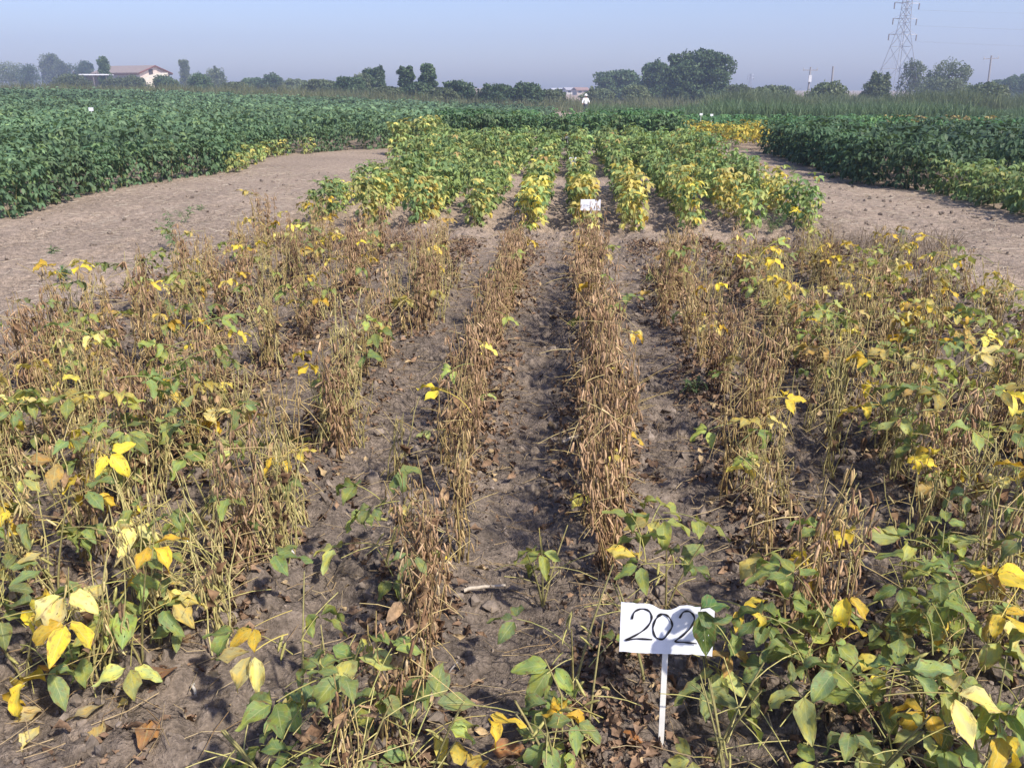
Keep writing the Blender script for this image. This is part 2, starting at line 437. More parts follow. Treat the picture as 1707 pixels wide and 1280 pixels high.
def trifoliate(pi, ks, rng):
    """one whole leaf (petiole and three leaflets) as a single mesh"""
    mb = MB(); P = PETIOLES[pi]
    mb.tube(P, 0.0016, (1, 1, 1), 4)
    for k, a, sc_ in zip(ks, (0, 1.15, -1.15), (1.05, 0.92, 0.92)):
        V, Q, uv = LEAFLETS[k]
        M = np.array(Euler((rng.uniform(-0.5, 0.15), rng.uniform(-0.3, 0.3), a + rng.uniform(-0.2, 0.2))).to_matrix()) * sc_
        mb.add(V @ M.T + P[-1] + (M @ np.array([0, 0.012, 0])), Q, None, (1, 1, 1), uv)
    return mb.mesh('leaf', M_LEAF)
TRI_ME = [trifoliate(R.integers(0, 5), R.integers(0, 8, 3), R) for _ in range(9)]

GREEN = [(0.155, 0.225, 0.085), (0.185, 0.26, 0.10), (0.215, 0.29, 0.095), (0.18, 0.245, 0.105)]
LIME = [(0.29, 0.36, 0.11), (0.37, 0.42, 0.155), (0.25, 0.32, 0.105)]
YELLOW = [(0.62, 0.50, 0.07), (0.66, 0.57, 0.14), (0.60, 0.45, 0.06), (0.62, 0.57, 0.24)]
OLIVE = [(0.36, 0.33, 0.11), (0.42, 0.36, 0.14), (0.36, 0.26, 0.10)]
def pick(rng, wg, wl, wy, wo):
    k = rng.choice(4, p=np.array([wg, wl, wy, wo], float) / (wg + wl + wy + wo))
    p = (GREEN, LIME, YELLOW, OLIVE)[k]
    c = p[rng.integers(len(p))]; f = rng.uniform(0.85, 1.15)
    return (c[0] * f, c[1] * f, c[2] * f, 1)

def add_leaf(root, pos, az, tilt, size, color, detailed, rng):
    if not detailed:
        o = link('leaf', TRI_ME[rng.integers(len(TRI_ME))], root)
        o.location = pos; o.rotation_euler = Euler((tilt, rng.uniform(-0.25, 0.25), az)); o.scale = (size,) * 3; o.color = color
        return o
    pi = rng.integers(len(PETIOLES))
    o = link('leaf', PETIOLE_ME[pi], root)
    o.location = pos; o.rotation_euler = Euler((tilt, rng.uniform(-0.25, 0.25), az)); o.scale = (size,) * 3
    o.color = (0.36, 0.34, 0.10, 1) if color[0] < 0.4 else (0.5, 0.42, 0.14, 1)
    end = Vector(PETIOLES[pi][-1])
    for a, s_ in ((0, 1.08), (1.15, 0.95), (-1.15, 0.95)):
        if a and rng.random() < 0.12: continue
        e = Euler((rng.uniform(-0.55, 0.1), rng.uniform(-0.35, 0.35), a + rng.uniform(-0.25, 0.25)))
        d = e.to_matrix() @ Vector((0, 0.012, 0))
        l = link('leaflet', LEAFLET_ME[rng.integers(len(LEAFLET_ME))], o)
        l.location = end + d; l.rotation_euler = e; l.scale = (s_ * rng.uniform(0.9, 1.12),) * 3
        f = rng.uniform(0.9, 1.12); l.color = (color[0] * f, color[1] * f, color[2] * f, 1)
    return o

# ------------------------------------------------------------------ dry soybean plants
def pod_shape(L=0.046, W=0.0082, T=0.0052, bend=0.2):
    t = np.array([0.16, 0.38, 0.6, 0.82]); wv = np.array([0.75, 1.0, 1.0, 0.7])
    V = [(0, 0, 0)]
    for ti, wi in zip(t, wv):
        y = ti * L; z = bend * L * ti * (1 - ti)
        V += [(W / 2 * wi, y, z), (0, y, z + T / 2 * wi), (-W / 2 * wi, y, z), (0, y, z - T / 2 * wi)]
    V.append((0, L, -0.03 * L))
    Q = []
    for r in range(3):
        a = 1 + 4 * r
        for j in range(4): Q.append((a + j, a + (j + 1) % 4, a + 4 + (j + 1) % 4, a + 4 + j))
    # tips as quads that share a corner twice are avoided: triangles are returned apart
    Tt = [(0, 1 + (j + 1) % 4, 1 + j) for j in range(4)] + [(17, 13 + j, 13 + (j + 1) % 4) for j in range(4)]
    return np.array(V, float), np.array(Q), np.array(Tt)
POD = pod_shape()
def pod_mesh():
    mb = MB(); mb.add(POD[0], POD[1], POD[2], (0.34, 0.215, 0.105)); return mb.mesh('pod', M_POD)
def pod_mesh_green():
    mb = MB(); mb.add(POD[0] * 1.1, POD[1], POD[2], (0.36, 0.33, 0.11)); return mb.mesh('pod', M_POD)
POD_ME_G = pod_mesh_green()
def pod_variants():
    res = []
    for c, b, k in (((0.30, 0.18, 0.09), 0.35, 1.0), ((0.42, 0.28, 0.15), -0.1, 0.9), ((0.22, 0.125, 0.065), 0.15, 1.05), ((0.46, 0.34, 0.19), 0.3, 0.95), ((0.34, 0.22, 0.12), -0.3, 0.85)):
        V, Q, T_ = pod_shape(bend=b)
        bump = 1 + 0.22 * np.sin(V[:, 1] / 0.046 * 3 * 2 * math.pi - 1.2)
        V = V * np.stack([0.6 + 0.4 * bump, np.ones(len(V)), bump], -1) * k
        mb = MB(); mb.add(V, Q, T_, c); res.append(mb.mesh('pod', M_POD))
    return res
POD_MES = pod_variants()

BROWN_A, BROWN_B = (0.23, 0.132, 0.070), (0.54, 0.36, 0.205)
GOLD_A, GOLD_B = (0.28, 0.18, 0.08), (0.56, 0.41, 0.195)
def dry_proto(rng, H=0.40, golden=False, nst=3, dens=1.0):
    """returns (stem mesh, pods mesh, list of pod transforms)"""
    st = MB(); pods = MB(); tr = []
    A, B = (GOLD_A, GOLD_B) if golden else (BROWN_A, BROWN_B)
    if golden == 'straw': A, B = (0.34, 0.27, 0.11), (0.55, 0.45, 0.21)
    sc_ = ((0.30, 0.21, 0.085), (0.42, 0.33, 0.13)) if golden else ((0.24, 0.16, 0.075), (0.38, 0.28, 0.12))
    if golden == 'straw': sc_ = ((0.36, 0.31, 0.11), (0.52, 0.46, 0.19))
    for s in range(nst):
        az = rng.uniform(0, 6.28); h = H * rng.uniform(0.7, 1.06); lean = rng.uniform(0.02, 0.10)
        b = np.array([rng.normal(0, 0.020), rng.normal(0, 0.024), -0.03])
        n = 7; t = np.linspace(0, 1, n)
        P = b + np.stack([np.cos(az) * lean * t ** 1.3 + 0.008 * np.sin(t * 9 + az), np.sin(az) * lean * t ** 1.3 + 0.008 * np.cos(t * 8 + az), (h + 0.03) * t], -1)
        st.tube(P, np.linspace(0.0034, 0.0014, n), hash_col(rng, *sc_, 1)[0], 5)
        node = 0.12
        while node < 1.0:
            p = np.array([np.interp(node, t, P[:, k]) for k in range(3)])
            for q in range(int(rng.poisson(2.7 * dens))):
                a2 = rng.uniform(0, 6.28)
                v_ = rng.random(); down = rng.uniform(1.2, 1.55) if v_ < 0.72 else (rng.uniform(0.5, 1.2) if v_ < 0.88 else -rng.uniform(0.9, 1.45))
                s_ = rng.uniform(0.8, 1.12)
                M = np.array((Matrix.Rotation(a2, 3, 'Z') @ Matrix.Rotation(-down, 3, 'X') @ Matrix.Rotation(rng.uniform(-1.5, 1.5), 3, 'Y'))) * s_
                pp = p + np.array([-math.sin(a2), math.cos(a2), 0.25]) * 0.009
                c = hash_col(rng, A, B, 1)[0] * rng.uniform(0.75, 1.15)
                pods.add(POD[0] @ M.T + pp, POD[1], POD[2], c)
                tr.append((M, pp))
            node += rng.uniform(0.035, 0.055) / h
        # bare petioles
        for q in range(rng.integers(1, 4)):
            k = rng.uniform(0.25, 0.95); p = np.array([np.interp(k, t, P[:, i]) for i in range(3)])
            Lp = rng.uniform(0.07, 0.19); a2 = rng.uniform(0, 6.28); lift = rng.uniform(-0.9, 0.95)
            pth = petiole_path(Lp, lift, rng.uniform(0, 0.6), 4) @ np.array(Matrix.Rotation(a2, 3, 'Z')).T + p
            st.tube(pth, np.linspace(0.0016, 0.0009, 4), hash_col(rng, (0.42, 0.30, 0.11), (0.55, 0.44, 0.20), 1)[0], 4)
    wl = MB()
    for q in range(int(rng.integers(4, 8) * (1.0 if not golden else 0.7))):
        V, Q, uv = leaflet(0.07, 0.030, rng.uniform(0.6, 2.0), rng.uniform(-1.5, 2.2), 0.014, 4, 2, rng)
        a2 = rng.uniform(0, 6.28); rr_ = rng.uniform(0.01, 0.075)
        M = np.array((Matrix.Rotation(a2, 3, 'Z') @ Matrix.Rotation(-rng.uniform(0.9, 1.7), 3, 'X') @ Matrix.Rotation(rng.uniform(-2, 2), 3, 'Y'))) * rng.uniform(0.55, 1.1)
        p = np.array([math.cos(a2) * rr_, math.sin(a2) * rr_, rng.uniform(0.05, 0.8) * H])
        wl.add(V @ M.T + p, Q, None, hash_col(rng, (0.16, 0.085, 0.045), (0.40, 0.27, 0.15), 1)[0], uv)
    return st.mesh('dry_soybean_plant', M_STEM), pods.mesh('pods', M_POD), tr, wl.mesh('withered_leaves', M_LITTER)
rp = np.random.default_rng(21)
DRY = [dry_proto(rp, rp.uniform(0.48, 0.58), False, rp.integers(6, 9), 1.1) for _ in range(8)]
GOLD = [dry_proto(rp, rp.uniform(0.40, 0.52), True, rp.integers(5, 8), 0.6) for _ in range(7)]
THIN = [dry_proto(rp, rp.uniform(0.32, 0.46), 'straw', rp.integers(4, 7), 0.35) for _ in range(8)]

ROWNAME = {}
for k, x in enumerate(ROWS):
    d = k - 5
    if d == 0: ROWNAME[k] = 'row behind the 202 sign'
    else:
        n = ('first', 'second', 'third', 'fourth', 'fifth')[abs(d) - 1]
        ROWNAME[k] = '%s row %s of 202 sign' % (n, 'right' if d > 0 else 'left')

rn = np.random.default_rng(5)
def plant_root(proto, x, y, rz, s, mirror=False):
    o = link('dry_soybean_plant', proto[0])
    o.location = (x, y, gz(x, y)); o.rotation_euler = (rn.uniform(-0.10, 0.10), rn.uniform(-0.10, 0.10), rz); o.scale = (s, s, s)
    return o

def in_view(x, y, m=130):
    c, s = math.cos(YAW), math.sin(YAW)
    xx = c * x + s * y; yy = -s * x + c * y; z = 0.3 - EYE
    d = yy * math.cos(PITCH) - z * math.sin(PITCH); v = yy * math.sin(PITCH) + z * math.cos(PITCH)
    px, py = CX + FPX * xx / d, CY - FPX * v / d
    return -m < px < 1707 + m and py < 1280 + 190

def dress(root, y, nleaf, wts, detailed, sizes=(0.68, 1.12), zr=(0.14, 0.46)):
    for _ in range(nleaf):
        add_leaf(root, (rn.normal(0, 0.03), rn.normal(0, 0.03), rn.uniform(*zr)), rn.uniform(0, 6.28), rn.uniform(-0.5, 0.35), rn.uniform(*sizes), pick(rn, *wts), detailed, rn)

KEEP = []   # (x, y, radius) kept clear for hand-placed plants and the sign
SIGN1 = (0.245, 1.665)
for k, x0 in enumerate(ROWS):
    y = 1.15 + rn.uniform(0, 0.1); cnt = 0
    yend = {0: 7.9, 1: 7.9, 2: 7.6, 3: 7.2, 4: 6.9, 5: 7.0, 6: 6.9, 7: 6.8, 8: 6.9, 9: 6.9}[k]
    while y < yend:
        core = k in (4, 5)
        y += (0.105 if k == 5 else 0.135 if k == 4 else 0.165) * rn.uniform(0.75, 1.3) * (1 + 0.05 * y)
        x = x0 + rn.normal(0, 0.025 if core else 0.05) + (0.07 * math.sin(y * 2.1 + k) if not core else 0)
        if not in_view(x, y): continue
        if k == 5 and y < 2.35: continue          # leafy plants stand round the sign there
        if k >= 6 and y < 1.9: continue
        if k == 3 and y < 2.0: continue
        if k == 2 and y < 1.9: continue
        gap = {0: 0.10, 1: 0.05, 2: 0.16, 3: 0.16, 4: 0.06 if y > 2.7 else 0.10, 5: 0.0, 6: 0.12, 7: 0.03, 8: 0.03, 9: 0.10}[k]
        if rn.random() < gap: continue
        u = rn.random()
        if k == 4 and y < 2.7: kind = GOLD if u < 0.45 else (THIN if u < 0.6 else DRY)
        elif core: kind = DRY if u < 0.85 else GOLD
        elif k == 6: kind = DRY if u < 0.45 else GOLD
        elif k <= 2 and y < 4.2: kind = THIN if u < 0.35 else (GOLD if u < 0.7 else DRY)
        elif k <= 3: kind = GOLD if u < 0.42 else (DRY if u < (0.82 if y > 4.2 else 0.6) else THIN)
        else: kind = GOLD if u < 0.35 else (THIN if u < 0.85 else DRY)
        pr = kind[rn.integers(len(kind))]
        s = rn.uniform(0.85, 1.08)
        if k == 4: s *= 0.92
        if k == 4 and y < 2.3: s *= 0.95; x += 0.035
        root = plant_root(pr, x, y, rn.uniform(0, 6.28), s)
        if y < 1.95:
            for (M, pp) in pr[2]:
                o = link('pod', POD_MES[rn.integers(5)], root)
                o.matrix_local = Matrix.Translation(pp) @ Matrix(M.tolist()).to_4x4()
        else:
            o = link('pods', pr[1], root); o['kind'] = 'stuff'
        o = link('withered_leaves', pr[3], root); o['kind'] = 'stuff'
        if k == 4 and y < 2.4:
            o2 = link('withered_leaves', DRY[rn.integers(len(DRY))][3], root); o2['kind'] = 'stuff'; o2.rotation_euler = (0, 0, rn.uniform(0, 6.28)); o2.scale = (1.25, 1.25, 0.9)
        lam = {0: 2.8, 1: 3.4, 2: 3.0, 3: 1.4, 4: 0.5, 5: 0.5, 6: 1.6, 7: 4.6, 8: 6.0, 9: 5.0}[k]
        if k in (7, 8, 9) and y < 4.5: lam += 1.8
        if k in (0, 1, 2) and y < 4.0: lam += 1.6
        if y > 5: lam *= 0.8
        nl = int(rn.poisson(lam))
        wts = (0.26, 0.28, 0.34, 0.12) if k < 7 else (0.16, 0.36, 0.26, 0.22)
        dress(root, y, nl, wts, y < 2.7)
        cnt += 1
        look = 'leafless dry' if nl == 0 else ('dry one-leaved' if nl == 1 else 'dry few-leaved')
        tag(root, '%s soybean plant, %s from near end, %s' % (look, ordinal(cnt), ROWNAME[k]), 'soybean plant', 'dry soybean plants in the near plot')

def build_tangle():
    rng = np.random.default_rng(51)
    def arr(me):
        n = len(me.vertices); V = np.empty(n * 3); me.vertices.foreach_get('co', V)
        C = np.empty(n * 4); me.attributes['Col'].data.foreach_get('color', C)
        Q = [p.vertices[:] for p in me.polygons if len(p.vertices) == 4]; T_ = [p.vertices[:] for p in me.polygons if len(p.vertices) == 3]
        return V.reshape(-1, 3), np.array(Q), np.array(T_).reshape(-1, 3), C.reshape(-1, 4)[:, :3]
    src = [(arr(p[0]), arr(p[1]), arr(p[3])) for p in THIN + GOLD[:2]]
    mb = MB(); n = 0
    while n < 150:
        side = rng.random() < 0.25 or n >= 105
        x = rng.uniform(-3.3, -0.85) if side else rng.uniform(0.62, 3.0)
        y = rng.uniform(2.0, 7.4) if side else rng.uniform(1.5, 7.0)
        if n >= 105: x, y = rng.uniform(-2.4, -0.68), rng.uniform(1.75, 3.6)
        if abs(((x + 2.85) / 0.6 + 0.5) % 1 - 0.5) > 0.36 and rng.random() < 0.6: continue
        if not in_view(x, y): continue
        n += 1
        M = np.array(Euler((rng.normal(0, 0.15), rng.normal(0, 0.15), rng.uniform(0, 6.28))).to_matrix()) * rng.uniform(0.65, 1.05)
        P = np.array([x, y, gz(x, y)])
        for V, Q, T_, C in src[rng.integers(len(src))]:
            mb.add(V @ M.T + P, Q, T_ if len(T_) else None, C * rng.uniform(0.75, 1.15))
    o = mb.build('dry_stem_tangle', M_STEM); tag(o, 'tangle of thin dry golden stems filling the outer rows', 'dry stems', kind='stuff')
build_tangle()

# ------------------------------------------------------------------ leafy plants near the camera
def stalk_proto(rng, H):
    st = MB()
    for s in range(rng.integers(2, 4)):
        az = rng.uniform(0, 6.28); t = np.linspace(0, 1, 6); h = H * rng.uniform(0.7, 1)
        P = np.stack([np.cos(az) * 0.10 * t ** 1.4, np.sin(az) * 0.10 * t ** 1.4, (h + 0.03) * t - 0.03], -1)
        st.tube(P, np.linspace(0.004, 0.0018, 6), hash_col(rng, (0.24, 0.22, 0.09), (0.38, 0.32, 0.13), 1)[0], 5)
        for q in range(2):
            k = rng.uniform(0.2, 0.9); p = np.array([np.interp(k, t, P[:, i]) for i in range(3)]); a2 = rng.uniform(0, 6.28)
            pth = petiole_path(rng.uniform(0.08, 0.18), rng.uniform(-0.2, 0.9), rng.uniform(0.2, 0.7), 4) @ np.array(Matrix.Rotation(a2, 3, 'Z')).T + p
            st.tube(pth, 0.0014, hash_col(rng, (0.35, 0.32, 0.10), (0.50, 0.44, 0.18), 1)[0], 4)
    return st.mesh('leafy_soybean_plant', M_STEM)
STALK = [stalk_proto(rp, rp.uniform(0.26, 0.38)) for _ in range(6)]

def clear_sign(o):
    ox, oy, oz = o.location; a0 = o.rotation_euler.z
    for lf_ in [c for c in o.children if c.name.startswith('leaf')]:
        M_ = Matrix.LocRotScale(o.location, o.rotation_euler.to_quaternion(), o.scale) @ Matrix.LocRotScale(lf_.location, lf_.rotation_euler.to_quaternion(), lf_.scale)
        for t_ in ((0, 0.10, 0.05), (0, 0.16, 0.05), (0, 0.20, 0.0), (0.05, 0.12, 0.03), (-0.05, 0.12, 0.03), (0.08, 0.13, 0.0), (-0.08, 0.13, 0.0)):
            p = M_ @ Vector(t_)
            k_ = SIGN1[1] / max(p.y, 0.2)         # where the view ray through p crosses the sign's plane
            if p.y < SIGN1[1] + 0.07 and abs(p.x * k_ - SIGN1[0]) < 0.15 and 0.02 < EYE + (p.z - EYE) * k_ < 0.42:
                for ch in list(lf_.children): bpy.data.objects.remove(ch)
                bpy.data.objects.remove(lf_); break

def leafy(px, py, nleaf, wts, label, size=(0.75, 1.08), npod=5, zr=(0.08, 0.33), s=1.0):
    x, y = gnd(px, py)
    o = link('leafy_soybean_plant', STALK[rn.integers(len(STALK))])
    o.location = (x, y, gz(x, y)); o.rotation_euler = (0, 0, rn.uniform(0, 6.28)); o.scale = (s, s, s)
    dress(o, y, int(round(nleaf * 1.5)), wts, True, size, zr)
    clear_sign(o)
    for _ in range(npod):
        p = link('pod', POD_ME_G, o); a = rn.uniform(0, 6.28)
        p.location = (0.03 * math.cos(a), 0.03 * math.sin(a), rn.uniform(0.08, 0.26)); p.rotation_euler = Euler((rn.uniform(-1.5, -0.7), rn.uniform(-1, 1), a))
    tag(o, label, 'soybean plant', 'leafy soybean plants near the camera')
    return o
G_ = (0.75, 0.18, 0.07, 0.0); GY = (0.5, 0.27, 0.2, 0.03); Y_ = (0.26, 0.28, 0.38, 0.08)
leafy(975, 1280, 6, G_, 'dark green leafy plant in front of the 202 sign stake', zr=(0.03, 0.13), size=(0.7, 0.95))
leafy(1215, 1300, 7, G_, 'green leafy plant at the foot of the 202 sign', zr=(0.03, 0.14), size=(0.7, 0.95))
leafy(1075, 1150, 5, G_, 'green leafy plant rising behind the top edge of the 202 sign', zr=(0.15, 0.36))
leafy(1190, 1135, 6, GY, 'green and yellow plant behind the right corner of the 202 sign')
leafy(955, 1170, 3, G_, 'small green plant just beside the left edge of the 202 sign', zr=(0.05, 0.18))
leafy(930, 1330, 4, GY, 'low yellow-green plant below and left of the 202 sign', zr=(0.03, 0.14))
leafy(1340, 1235, 9, G_, 'bushy green plant with big dark leaves, first right of the sign')
leafy(1440, 1330, 8, GY, 'green plant at the bottom edge, second right of the sign')
leafy(1540, 1240, 8, GY, 'spreading green and yellow plant, third right of the sign')
leafy(1590, 1150, 7, Y_, 'yellow and green leafy plant behind the third plant right of the sign')
leafy(1640, 1300, 7, GY, 'yellow-green plant in the bottom right corner')
leafy(1450, 1090, 8, G_, 'pale green plant with wide leaves above the bottom right tangle')
leafy(1560, 1060, 8, GY, 'broad green plant leaning right among dry stems')
leafy(1690, 1130, 6, GY, 'mixed green plant cut by the right edge')
leafy(1720, 950, 6, Y_, 'yellowing plant at the right edge halfway up the near plot', zr=(0.15, 0.42))
leafy(1600, 880, 5, GY, 'green plant among tangled dry rows at the right')
leafy(40, 1130, 7, G_, 'dark green plant cut by the left edge')
leafy(140, 1150, 6, Y_, 'large-leaved green and yellow plant near the bottom left', size=(0.9, 1.2))
leafy(240, 1120, 6, Y_, 'leafy plant just right of the large-leaved plant at the bottom left', size=(0.9, 1.2))
leafy(100, 1010, 6, GY, 'green and yellow plant beside the left edge of the picture')
leafy(380, 1060, 4, Y_, 'low leafy plant on open soil between the left rows')
leafy(215, 860, 6, G_, 'green leafy plant in the left rows, the one nearer the left edge', zr=(0.15, 0.4))
leafy(350, 850, 6, G_, 'dark green broad-leaved plant in the left rows', zr=(0.15, 0.4))
leafy(30, 840, 5, Y_, 'yellow-leaved plant at the left edge', zr=(0.15, 0.4))
leafy(470, 1350, 5, G_, 'green plant at the bottom edge, left of the centre row')
leafy(590, 1365, 5, G_, 'green plant at the bottom edge directly below the centre row')
leafy(505, 1190, 3, Y_, 'small leafy plant on bare soil just left of the centre row')
leafy(640, 960, 4, GY, 'small green plant in the gap beside the centre row')
leafy(1110, 1010, 4, GY, 'small plant with dark and pale leaves at the near end of the brown row')
leafy(700, 1345, 4, GY, 'low green and yellow plant at the bottom edge, right of the centre row', zr=(0.05, 0.2))
leafy(560, 1255, 4, GY, 'small mixed plant hugging the near foot of the centre row', zr=(0.05, 0.22))
leafy(300, 1000, 5, Y_, 'yellowing plant among straw stems in the lower left rows', zr=(0.1, 0.36))
leafy(905, 1010, 2, (0.3, 0.5, 0.2, 0), 'thin lone seedling with forked stem between the rows', npod=0)

# ------------------------------------------------------------------ soil clods, litter, straw (uncountable)
def rand_plot(n, rng, ymin=1.2, ymax=9.0, pw=1.0, xmin=-3.3, xmax=3.1):
    y = ymin + (ymax - ymin) * rng.uniform(0, 1, n) ** pw
    x = rng.uniform(xmin, xmax, n)
    ok = np.array([in_view(a, b, 60) for a, b in zip(x, y)])
    return x[ok], y[ok]

def build_litter():
    rng = np.random.default_rng(31)
    protos = []
    for k in range(10):
        V, Q, uv = leaflet(0.062, 0.032, rng.uniform(0.15, 1.0), rng.uniform(-1.3, 2.0), 0.010, 3, 2, rng); protos.append((V, Q, uv))
    mb = MB()
    n = 56000
    x, y = rand_plot(n, rng, 1.2, 8.6, 1.25)
    # gather towards the rows
    k = np.round((x + 2.85) / 0.6); rx = -2.85 + 0.6 * k
    pull = rng.uniform(0.1, 0.8, len(x)); x = x * (1 - pull) + rx * pull
    keep = rng.uniform(0, 1, len(x)) < 0.35 + 0.65 * (vnoise(x * 2.3, y * 1.7, 40) > 0.42)
    keep &= (rng.uniform(0, 1, len(x)) < 0.12) | ~((x < -0.72) & (y < 2.0))
    x, y = x[keep], y[keep]
    z = terrain(x, y) + relief(x, y) + rng.uniform(0.002, 0.022, len(x))
    for q in range(10):
        m = np.arange(len(x)) % 10 == q; nn = m.sum()
        M = rotm(rng.uniform(0, 6.28, nn), rng.normal(0, 0.6, nn), rng.normal(0, 1.0, nn)) * (0.18 + 0.75 * rng.uniform(0, 1, nn) ** 1.7)[:, None, None]
        c = hash_col(rng, (0.115, 0.070, 0.045), (0.30, 0.195, 0.12), nn)
        c[rng.uniform(0, 1, nn) < 0.10] = (0.42, 0.31, 0.17)
        mb.inst(protos[q], M, np.stack([x[m], y[m], z[m]], -1), c)
    o = mb.build('leaf_litter', M_LITTER); tag(o, 'brown curled dead leaves lying along the dry rows', 'leaf litter', kind='stuff')

def build_straw():
    rng = np.random.default_rng(33)
    mb = MB()
    def lay(x, y, Lr, cA, cB, rr, lift):
        z = terrain(x, y) + relief(x, y)
        for i in range(len(x)):
            L = rng.uniform(*Lr); a = rng.uniform(0, 6.28); n = 3
            t = np.linspace(-0.5, 0.5, n)
            bend = rng.normal(0, 0.18) * L
            px = x[i] + np.cos(a) * L * t - np.sin(a) * bend * (t * t) * 4
            py = y[i] + np.sin(a) * L * t + np.cos(a) * bend * (t * t) * 4
            pz = z[i] + 0.012 + rng.uniform(0, lift) + rng.normal(0, 0.12) * L * t
            mb.tube(np.stack([px, py, pz], -1), rng.uniform(*rr), hash_col(rng, cA, cB, 1)[0], 3)
    x, y = rand_plot(6000, rng, 1.2, 8.8, 1.2)
    lay(x, y, (0.05, 0.17), (0.25, 0.16, 0.08), (0.55, 0.43, 0.24), (0.0008, 0.0017), 0.03)
    x = np.concatenate([rng.uniform(-7.2, -3.0, 1500), rng.uniform(2.6, 5.4, 1800)])
    y = np.concatenate([rng.uniform(4.5, 17, 1500), rng.uniform(5.5, 16, 1800)])
    lay(x, y, (0.04, 0.20), (0.38, 0.30, 0.21), (0.66, 0.58, 0.45), (0.0012, 0.003), 0.0)
    o = mb.build('straw', M_STEM); tag(o, 'pale dry stalks and straw scattered over the soil', 'straw', kind='stuff')

def build_clods():
    rng = np.random.default_rng(35)
    bm = bmesh.new(); bmesh.ops.create_icosphere(bm, subdivisions=1, radius=1.0)
    base = np.array([v.co[:] for v in bm.verts]); tri = np.array([[v.index for v in f.verts] for f in bm.faces]); bm.free()
    mb = MB()
    x, y = rand_plot(11000, rng, 1.2, 9.2, 1.2)
    keep = rng.uniform(0, 1, len(x)) < 0.25 + 0.75 * (vnoise(x * 1.9, y * 1.9, 50) > 0.45); x, y = x[keep], y[keep]
    x2, y2 = rand_plot(10000, rng, 1.2, 6.0, 1.6); x = np.concatenate([x, x2]); y = np.concatenate([y, y2]); ntiny = len(x) - len(x2)
    xp = np.concatenate([rng.uniform(-6.6, -3.2, 500), rng.uniform(2.8, 5.3, 700)]); yp = rng.uniform(5, 16, 1200)
    x = np.concatenate([x, xp]); y = np.concatenate([y, yp])
    z = terrain(x, y) + relief(x, y)
    for i in range(len(x)):
        s = 0.005 + 0.030 * rng.uniform() ** 2.8 if not (ntiny <= i < ntiny + len(x2)) else rng.uniform(0.003, 0.008)
        V = base * (1 + rng.normal(0, 0.22, (len(base), 1))) * np.array([1, rng.uniform(0.6, 1.1), rng.uniform(0.5, 0.8)]) * s
        M = np.array(Euler(rng.uniform(0, 6.28, 3)).to_matrix())
        g = rng.uniform(0.8, 1.25)
        mb.add(V @ M.T + (x[i], y[i], z[i] + s * 0.2), None, tri, np.array((0.205, 0.166, 0.132)) * g)
    o = mb.build('soil_clods', M_CLOD, smooth=False); tag(o, 'loose clods of grey-brown soil', 'soil', kind='stuff')
build_litter(); build_straw(); build_clods()

# ------------------------------------------------------------------ leafy bushes of the further plots
def bush_proto(rng, H, rx, n, size, cols, weights, nv=3, narrow=False, ground_leaf=0.06, nu=2):
    """soybean plant with trifoliate leaves: returns (stem MB, foliage MB)"""
    st, fo = MB(), MB()
    for s in range(3):
        a = rng.uniform(0, 6.28); t = np.linspace(0, 1, 5); h = H * rng.uniform(0.75, 0.95)
        st.tube(np.stack([np.cos(a) * rx * 0.6 * t ** 1.5, np.sin(a) * rx * 0.6 * t ** 1.5, h * t - 0.02], -1), np.linspace(0.004, 0.002, 5), (0.25, 0.23, 0.09), 4)
    protos = [simple_leaf(0.092 * size, 0.044 * size, f, d, nv, nu) for f, d in ((0.2, 0.4), (0.35, 0.9), (0.6, 1.3), (0.1, 0.1))]
    cols = [np.array(c) for c in cols]; weights = np.array(weights, float) / sum(weights)
    for i in range(n):
        u = rng.uniform() ** 0.85
        z = H * (ground_leaf + (1 - ground_leaf) * u)
        r = rx * math.sqrt(rng.uniform()) * (1.05 - 0.35 * abs(u - 0.55))
        a = rng.uniform(0, 6.28)
        p = np.array([r * math.cos(a), r * math.sin(a), z])
        ci = rng.choice(len(cols), p=weights * (1 if u > 0.4 else 1))
        c0 = cols[ci] * rng.uniform(0.75, 1.2)
        base = a - math.pi / 2 + rng.normal(0, 0.5)
        tl = -0.25 - 0.5 * (1 - u) + rng.normal(0, 0.3)
        for da in (0, 1.15, -1.15):
            V, Q, uv = protos[rng.integers(4)]
            M = np.array((Matrix.Rotation(base + da, 3, 'Z') @ Matrix.Rotation(tl + rng.normal(0, 0.15), 3, 'X') @ Matrix.Rotation(rng.normal(0, 0.3), 3, 'Y')))
            fo.add(V @ M.T * rng.uniform(0.8, 1.15) + p, Q, None, c0 * rng.uniform(0.9, 1.1), uv)
    return st, fo

DG = [(0.092, 0.158, 0.080), (0.115, 0.188, 0.094), (0.142, 0.218, 0.108), (0.175, 0.25, 0.10)]
def protos(rng, k, *a, name='soybean_plant', **kw):
    res = []
    for _ in range(k):
        st, fo = bush_proto(rng, *a, **kw); res.append((st.mesh(name, M_STEM), fo.mesh('foliage', M_LEAFC)))
    return res
rb = np.random.default_rng(77)
YG = [(0.165, 0.245, 0.095), (0.28, 0.36, 0.12), (0.44, 0.45, 0.155), (0.61, 0.53, 0.15), (0.68, 0.54, 0.11), (0.42, 0.30, 0.12)]
PB_yel = protos(rb, 4, 0.50, 0.135, 36, 0.95, YG, (0.4, 1.6, 3.4, 3.0, 1.2, 0.4))
PB_mix = protos(rb, 4, 0.52, 0.15, 38, 0.95, YG, (1.6, 4.0, 3.2, 0.5, 0.15, 0.15))
PB_grn = protos(rb, 5, 0.58, 0.18, 44, 0.95, YG, (5.0, 4.5, 1.0, 0.1, 0.0, 0.05))
